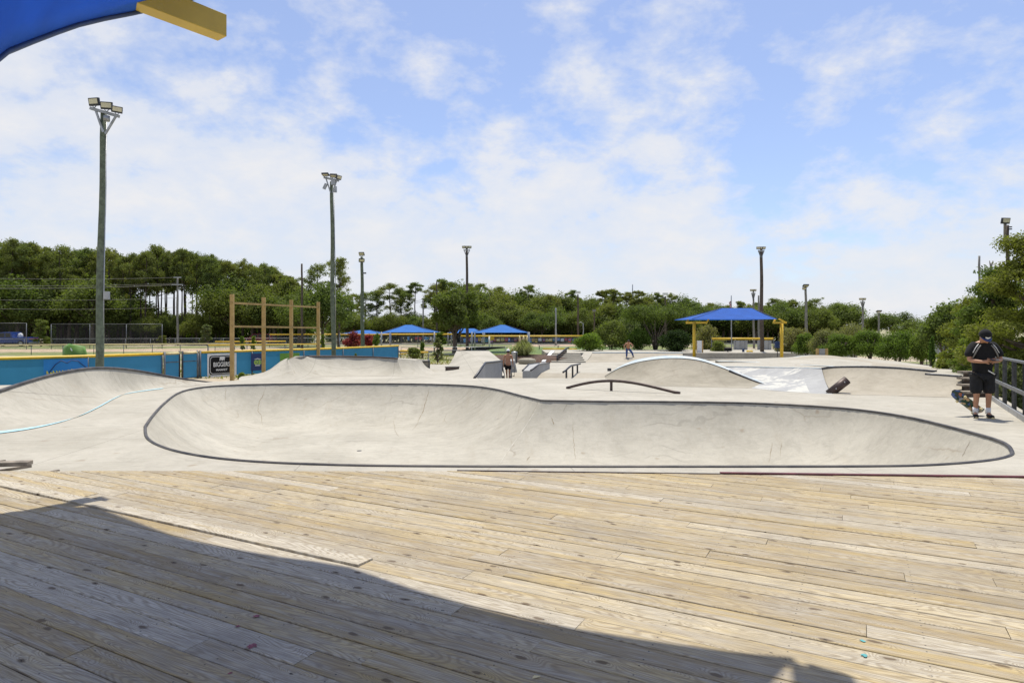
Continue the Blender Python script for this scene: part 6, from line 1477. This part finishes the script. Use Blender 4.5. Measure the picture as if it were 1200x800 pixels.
def skateboard(label, loc, rot, deckm, parentless=True, under=None):
    t = thing('skateboard', label, 'skateboard', (0, 0, 0)); L_, Wd_ = .80, .20; mb = MB(); vs = []
    n = 16; th = .012
    for side in (0, 1):
        for i in range(n+1):
            u = -1+2*i/n; x = u*L_/2; k = max(0, abs(u)-.62)/.38; z = .075*k**1.3; w_ = Wd_/2*math.sqrt(max(.0, 1-max(0, (abs(u)-.8)/.205)**2)) if abs(u) > .8 else Wd_/2
            w_ = max(w_, .015)
            for s in (-1, -.5, 0, .5, 1): vs.append(Vector((x, s*w_, z+.008*s*s+(th if side else 0))))
    m5 = 5; off = (n+1)*m5; fs = []
    for i in range(n):
        for j in range(4): a = i*m5+j; fs.append((a, a+1, a+m5+1, a+m5)); fs.append((off+a, off+a+m5, off+a+m5+1, off+a+1))
        for j in (0, 4): a = i*m5+j; fs.append((a, a+m5, off+a+m5, off+a))
    for i in (0, n):
        for j in range(4): a = i*m5+j; fs.append((a, a+1, off+a+1, off+a))
    mb.add(vs, fs, True); d_ = mb.build('deck', [deckm, under or deckm], t)
    for p in d_.data.polygons:
        if p.center.z < .095 and p.normal.z < -.5: p.material_index = 1
    for sx in (-1, 1):
        tr = MB(); tr.box((sx*.215, 0, -.018), (.05, .06, .03)); tr.tube([(sx*.215, -.085, -.035), (sx*.215, .085, -.035)], .011, 8); tk = tr.build('truck', M['galv'], t)
        for sy in (-1, 1): MB().tube([(sx*.215, sy*.072, -.035), (sx*.215, sy*.108, -.035)], .027, 14).build('wheel', M['cream'], tk)
    t.location = loc; t.rotation_euler = rot; return t
# right-hand person: looking down at a phone
f0 = DP(1152, 489.5)
J = {'pel': ((0, .03, .93), (.135, .105)), 'sp': ((0, .03, 1.12), (.14, .10)), 'ch': ((0, .02, 1.32), (.165, .11)), 'nk': ((-.01, -.045, 1.475), .055), 'hd': ((-.02, -.13, 1.555), (.08, .09)), 'ht': ((-.025, -.165, 1.635), (.083, .09)), 'nose': ((-.03, -.235, 1.545), .014),
     'shL': ((-.19, .0, 1.39), .066), 'elL': ((-.27, -.06, 1.12), .046), 'wrL': ((-.12, -.27, 1.10), .031), 'paL': ((-.06, -.31, 1.115), (.036, .02)), 'earL': ((-.105, -.12, 1.565), .016),
     'shR': ((.19, .0, 1.39), .066), 'elR': ((.29, -.03, 1.13), .047), 'wrR': ((.10, -.25, 1.11), .032), 'paR': ((.03, -.30, 1.12), (.036, .02)), 'earR': ((.065, -.12, 1.565), .016),
     'hpL': ((-.095, .03, .86), .088), 'knL': ((-.11, .0, .49), .058), 'anL': ((-.115, .04, .09), .036), 'toL': ((-.16, -.10, .035), (.036, .028)),
     'hpR': ((.095, .03, .86), .088), 'knR': ((.10, .0, .49), .058), 'anR': ((.10, .03, .09), .036), 'toR': ((.10, -.13, .035), (.036, .028))}
shirt = ({'pel': ((0, .03, .79), (.19, .145)), 'sp': ((0, .03, 1.1), (.18, .135)), 'ch': ((0, .015, 1.30), (.195, .14)), 'top': ((-.005, -.02, 1.465), (.125, .10)), 'shL': ((-.195, .0, 1.395), .09), 'elL': ((-.285, -.05, 1.17), .082), 'shR': ((.195, .0, 1.395), .09), 'elR': ((.295, -.03, 1.18), .084)},
         [('pel', 'sp'), ('sp', 'ch'), ('ch', 'top'), ('ch', 'shL'), ('shL', 'elL'), ('ch', 'shR'), ('shR', 'elR')], 'black', 'sp')
shorts = ({'pel': ((0, .03, .90), (.165, .125)), 'hpL': ((-.1, .03, .80), .118), 'knL': ((-.12, .015, .44), .112), 'hpR': ((.1, .03, .80), .118), 'knR': ((.115, .015, .44), .112)}, [('pel', 'hpL'), ('hpL', 'knL'), ('pel', 'hpR'), ('hpR', 'knR')], 'short', 'pel')
def extra1(t):
    sh = {'a': ((-.115, .055, .06), (.05, .05)), 'b': ((-.135, -.02, .045), (.05, .042)), 'c': ((-.17, -.13, .04), (.047, .034))}
    skin_obj('shoe', sh, [('a', 'b'), ('b', 'c')], M['short'], t, 'a')
    sh = {'a': ((.10, .05, .06), (.05, .05)), 'b': ((.10, -.03, .045), (.05, .042)), 'c': ((.10, -.16, .04), (.047, .034))}
    skin_obj('shoe', sh, [('a', 'b'), ('b', 'c')], M['short'], t, 'a')
    for x, y in ((-.115, .04), (.10, .03)): MB().tube([(x, y, .08), (x, y, .20)], [.046, .048], 12).build('sock', M['whitecloth'], t)
    for s, (a, b) in (('l', ((-.117, .04, .012), (-.18, -.17, .012))), ('r', ((.10, .05, .012), (.10, -.20, .012)))): MB().tube([a, b], .022, 8).build('sole', M['cream'], t)
    # cap tipped down with the head
    Rm = Matrix.Rotation(R(38), 3, 'X'); c = Vector((-.025, -.15, 1.62)); mb = MB()
    vs = []; n = 20
    for i in range(8):
        a = math.pi/2*i/7
        for k in range(n): q = 2*math.pi*k/n; vs.append(c+Rm @ Vector((.108*math.cos(a)*math.cos(q), .118*math.cos(a)*math.sin(q), -.02+.13*math.sin(a))))
    mb.add(vs, [(i*n+k, i*n+(k+1) % n, (i+1)*n+(k+1) % n, (i+1)*n+k) for i in range(7) for k in range(n)], True); cap_ = mb.build('cap', M['black'], t)
    vs = []
    for r_ in (0, 1):
        for k in range(11): q = math.pi+math.pi*k/10; e = .10+(.085 if r_ else 0)*math.sin(math.pi*k/10); vs.append(c+Rm @ Vector((.1*math.cos(q)*(1 if not r_ else .92), (-.112 if 1 else 0)*abs(math.sin(q))-(.075*math.sin(math.pi*k/10) if r_ else 0), -.018-.012*r_)))
    MB().add(vs, [(k, k+1, k+12, k+11) for k in range(10)], True).build('brim', M['bannernavy'], cap_).modifiers.new('th', 'SOLIDIFY').thickness = .006
    MB().add([c+Rm @ Vector(v) for v in ((-.05, -.112, .03), (-.035, -.117, .0), (0, -.121, .025), (.035, -.117, .0), (.05, -.112, .03), (0, -.124, -.01))], [(0, 1, 5, 2), (2, 5, 3, 4)]).build('cap_emblem', M['white'], cap_)
    MB().box((-.025, -.36, 1.145), (.16, .07, .012), M=Matrix.Rotation(R(25), 3, 'X')).build('phone', M['glass'], t) if False else None
    for s in (-1, 1):      # pale piping over the shoulders
        MB().tube([(s*.085, -.115, 1.42), (s*.135, -.125, 1.36), (s*.185, -.12, 1.26), (s*.225, -.10, 1.16)], [.010, .014, .014, .008], 6).build('shirt_stripe', M['greypole'], t)
        MB().tube([(s*.12, -.10, 1.44), (s*.175, -.11, 1.37), (s*.225, -.115, 1.27)], .007, 6).build('shirt_stripe', M['white'], t)
    MB().tube([(.03, -.13, .93), (.09, -.15, .885), (.14, -.135, .86)], .011, 6).build('lanyard', M['white'], t)
p1 = person('man in black cap and black shirt looking down at a phone by the railing', J, f0, R(-12), 1.0, {'L': ((0, .3, 1), (1, 0, .2)), 'R': ((0, .3, 1), (-1, 0, .2))}, {'shirt': shirt, 'shorts': shorts}, extra1)
ph = MB().box((0, 0, 0), (.15, .075, .010), M=Matrix.Rotation(R(25), 3, 'X')).build('phone', M['phone'], None, bevel=.003); ph.location = f0+Vector((-.035, -.36, 1.145)); tag(ph, 'dark phone held by the man in the black cap', 'phone')
grip = mat('black_grip_tape', (.02, .02, .022), .95)
def graphic():
    m = bpy.data.materials.new('printed_board_graphic'); m.use_nodes = True; t = m.node_tree; b = t.nodes['Principled BSDF']; b.inputs['Roughness'].default_value = .35
    tc = N(t, 'ShaderNodeTexCoord'); v = N(t, 'ShaderNodeTexVoronoi', i_Scale=19); t.links.new(tc.outputs['Object'], v.inputs['Vector'])
    s = N(t, 'ShaderNodeSeparateColor'); t.links.new(v.outputs['Color'], s.inputs[0])
    t.links.new(ramp(t, s.outputs[0], [(0, (.02, .06, .035)), (.45, (.015, .03, .025)), (.62, (.05, .10, .26)), (.74, (.35, .10, .05)), (.86, (.5, .36, .2)), (.95, (.5, .5, .5))], 'CONSTANT'), b.inputs['Base Color']); return m
gm_ = graphic()
# board standing on its tail beside the man: deck axis from tail (right, low) to nose (left, high)
tail = DP(1152, 487); nose = P(1118, 461.5, tail.y-.1)
ax = (nose-tail).normalized(); und = Vector((-.55, -.75, -.35)); und = (und-ax*und.dot(ax)).normalized()   # direction the underside faces
zax = -und; yax = zax.cross(ax)
sb = skateboard('colourful skateboard propped on its tail at the feet of the man in the black cap', (tail+nose)/2+Vector((0, 0, .02)), (0, 0, 0), grip, under=gm_)
sb.rotation_euler = Matrix((ax, yax, zax)).transposed().to_euler()
k_ = (nose-tail).length/.80; sb.scale = (k_, .95, .95)
# middle person walking away, bare back
D = 36.2; f0 = Vector((X(595.5, D), D, -1.3+.0))
J = {'pel': ((0, 0, .95), (.13, .10)), 'sp': ((0, -.01, 1.12), (.125, .09)), 'ch': ((0, .0, 1.33), (.165, .105)), 'nk': ((0, .02, 1.50), .055), 'hd': ((0, .05, 1.59), (.078, .09)), 'ht': ((0, .055, 1.68), (.078, .09)), 'nose': ((0, .15, 1.59), .014), 'earL': ((-.085, .05, 1.6), .015), 'earR': ((.085, .05, 1.6), .015),
     'shL': ((-.19, 0, 1.42), .062), 'elL': ((-.26, -.03, 1.15), .045), 'wrL': ((-.25, .06, .92), .031), 'paL': ((-.245, .09, .85), (.035, .022)),
     'shR': ((.19, 0, 1.42), .062), 'elR': ((.25, -.02, 1.15), .045), 'wrR': ((.27, .04, .92), .031), 'paR': ((.275, .06, .85), (.035, .022)),
     'hpL': ((-.09, 0, .88), .09), 'knL': ((-.08, .10, .50), .058), 'anL': ((-.06, .02, .10), .038), 'toL': ((-.06, .15, .035), (.035, .028)),
     'hpR': ((.09, 0, .88), .09), 'knR': ((.07, .05, .49), .058), 'anR': ((.05, -.16, .13), .038), 'toR': ((.05, -.06, .035), (.035, .028))}
sh2 = ({'pel': ((0, 0, .93), (.15, .12)), 'hpL': ((-.095, .01, .82), .108), 'knL': ((-.09, .07, .60), .10), 'hpR': ((.095, .01, .82), .108), 'knR': ((.085, .04, .60), .10)}, [('pel', 'hpL'), ('hpL', 'knL'), ('pel', 'hpR'), ('hpR', 'knR')], 'black', 'pel')
def capdome(t, c, m, nm='cap', brimdir=1, k=1.0):
    mb = MB(); vs = []; n = 16
    for i in range(6):
        a = math.pi/2*i/5
        for q_ in range(n): q = 2*math.pi*q_/n; vs.append(Vector(c)+Vector((.102*k*math.cos(a)*math.cos(q), .115*k*math.cos(a)*math.sin(q), .12*k*math.sin(a))))
    mb.add(vs, [(i*n+q_, i*n+(q_+1) % n, (i+1)*n+(q_+1) % n, (i+1)*n+q_) for i in range(5) for q_ in range(n)], True); o = mb.build(nm, m, t)
    if brimdir: MB().box((c[0], c[1]+brimdir*.15, c[2]+.005), (.15, .1, .012)).build('brim', m, o)
def extra2(t):
    capdome(t, (0, .055, 1.655), M['whitecloth'], 'cap', 1); MB().sphere((0, .02, 1.60), (.088, .085, .08)).build('hair', M['hair'], t)
    for x, y in ((-.06, .05), (.05, -.14)): MB().box((x, y+.04, .05), (.09, .26, .09)).build('shoe', M['short'], t, bevel=.02)
    for s in (-1, 1): MB().tube([(s*.16, -.02, .82), (s*.165, .03, .62)], .02, 6).build('trim', mat('purple_trim', (.16, .10, .4), .8), t)
person('bare backed person in a white cap and black shorts walking away across the plaza', J, f0, R(4), 1.0, {'L': ((0, 1, 0), (1, 0, 0)), 'R': ((0, 1, 0), (-1, 0, 0))}, {'shorts': sh2}, extra2)
sb = skateboard('dark skateboard hanging upright from the hand of the bare backed walker', f0+Vector((.33, .02, .48)), (R(90), R(-83), R(90)), grip)
# skater behind the hump
D = 52; bz = Z(421.3, D); f0 = Vector((X(736, D), D, bz+.075))
M['pale_hat'] = M['hair']
J = {'pel': ((0, 0, .86), (.13, .11)), 'sp': ((-.02, -.10, 1.0), (.125, .095)), 'ch': ((-.02, -.24, 1.17), (.165, .105)), 'nk': ((-.03, -.34, 1.30), .055), 'hd': ((-.035, -.42, 1.36), (.078, .09)), 'ht': ((-.04, -.46, 1.43), (.078, .09)), 'nose': ((-.04, -.52, 1.33), .014), 'earL': ((-.12, -.42, 1.37), .015), 'earR': ((.05, -.42, 1.37), .015),
     'shL': ((-.21, -.24, 1.24), .062), 'elL': ((-.36, -.25, 1.00), .045), 'wrL': ((-.33, -.38, .78), .031), 'paL': ((-.32, -.42, .72), (.035, .022)),
     'shR': ((.17, -.24, 1.25), .062), 'elR': ((.36, -.2, 1.06), .045), 'wrR': ((.22, -.36, .92), .031), 'paR': ((.19, -.41, .88), (.035, .022)),
     'hpL': ((-.09, 0, .80), .09), 'knL': ((-.12, -.14, .46), .06), 'anL': ((-.11, .0, .10), .038), 'toL': ((-.16, -.12, .04), (.035, .028)),
     'hpR': ((.10, 0, .80), .09), 'knR': ((.30, -.05, .48), .06), 'anR': ((.44, .12, .14), .038), 'toR': ((.47, .0, .07), (.035, .028))}
jn = ({'pel': ((0, 0, .86), (.15, .125)), 'hpL': ((-.1, 0, .76), .105), 'knL': ((-.13, -.13, .46), .085), 'anL': ((-.12, -.01, .14), .062), 'hpR': ((.1, 0, .76), .105), 'knR': ((.31, -.05, .48), .085), 'anR': ((.44, .11, .18), .062)}, [('pel', 'hpL'), ('hpL', 'knL'), ('knL', 'anL'), ('pel', 'hpR'), ('hpR', 'knR'), ('knR', 'anR')], 'jeans', 'pel')
def extra3(t):
    MB().sphere((-.04, -.42, 1.43), (.096, .105, .095)).build('hair', M['hair'], t)
    for x, y, z in ((-.14, -.04, .05), (.455, .06, .09)): MB().box((x, y, z), (.1, .26, .09)).build('shoe', M['short'], t, bevel=.02)
person('bare chested skater in long blue trousers crouching behind the hump crest', J, f0, R(0), 1.0, {'L': ((0, 1, 0), (1, 0, 0)), 'R': ((0, 1, 0), (-1, 0, 0))}, {'trousers': jn}, extra3)
skateboard('dark skateboard under the feet of the crouching skater', f0+Vector((.12, -.02, -.03)), (0, 0, R(4)), grip)
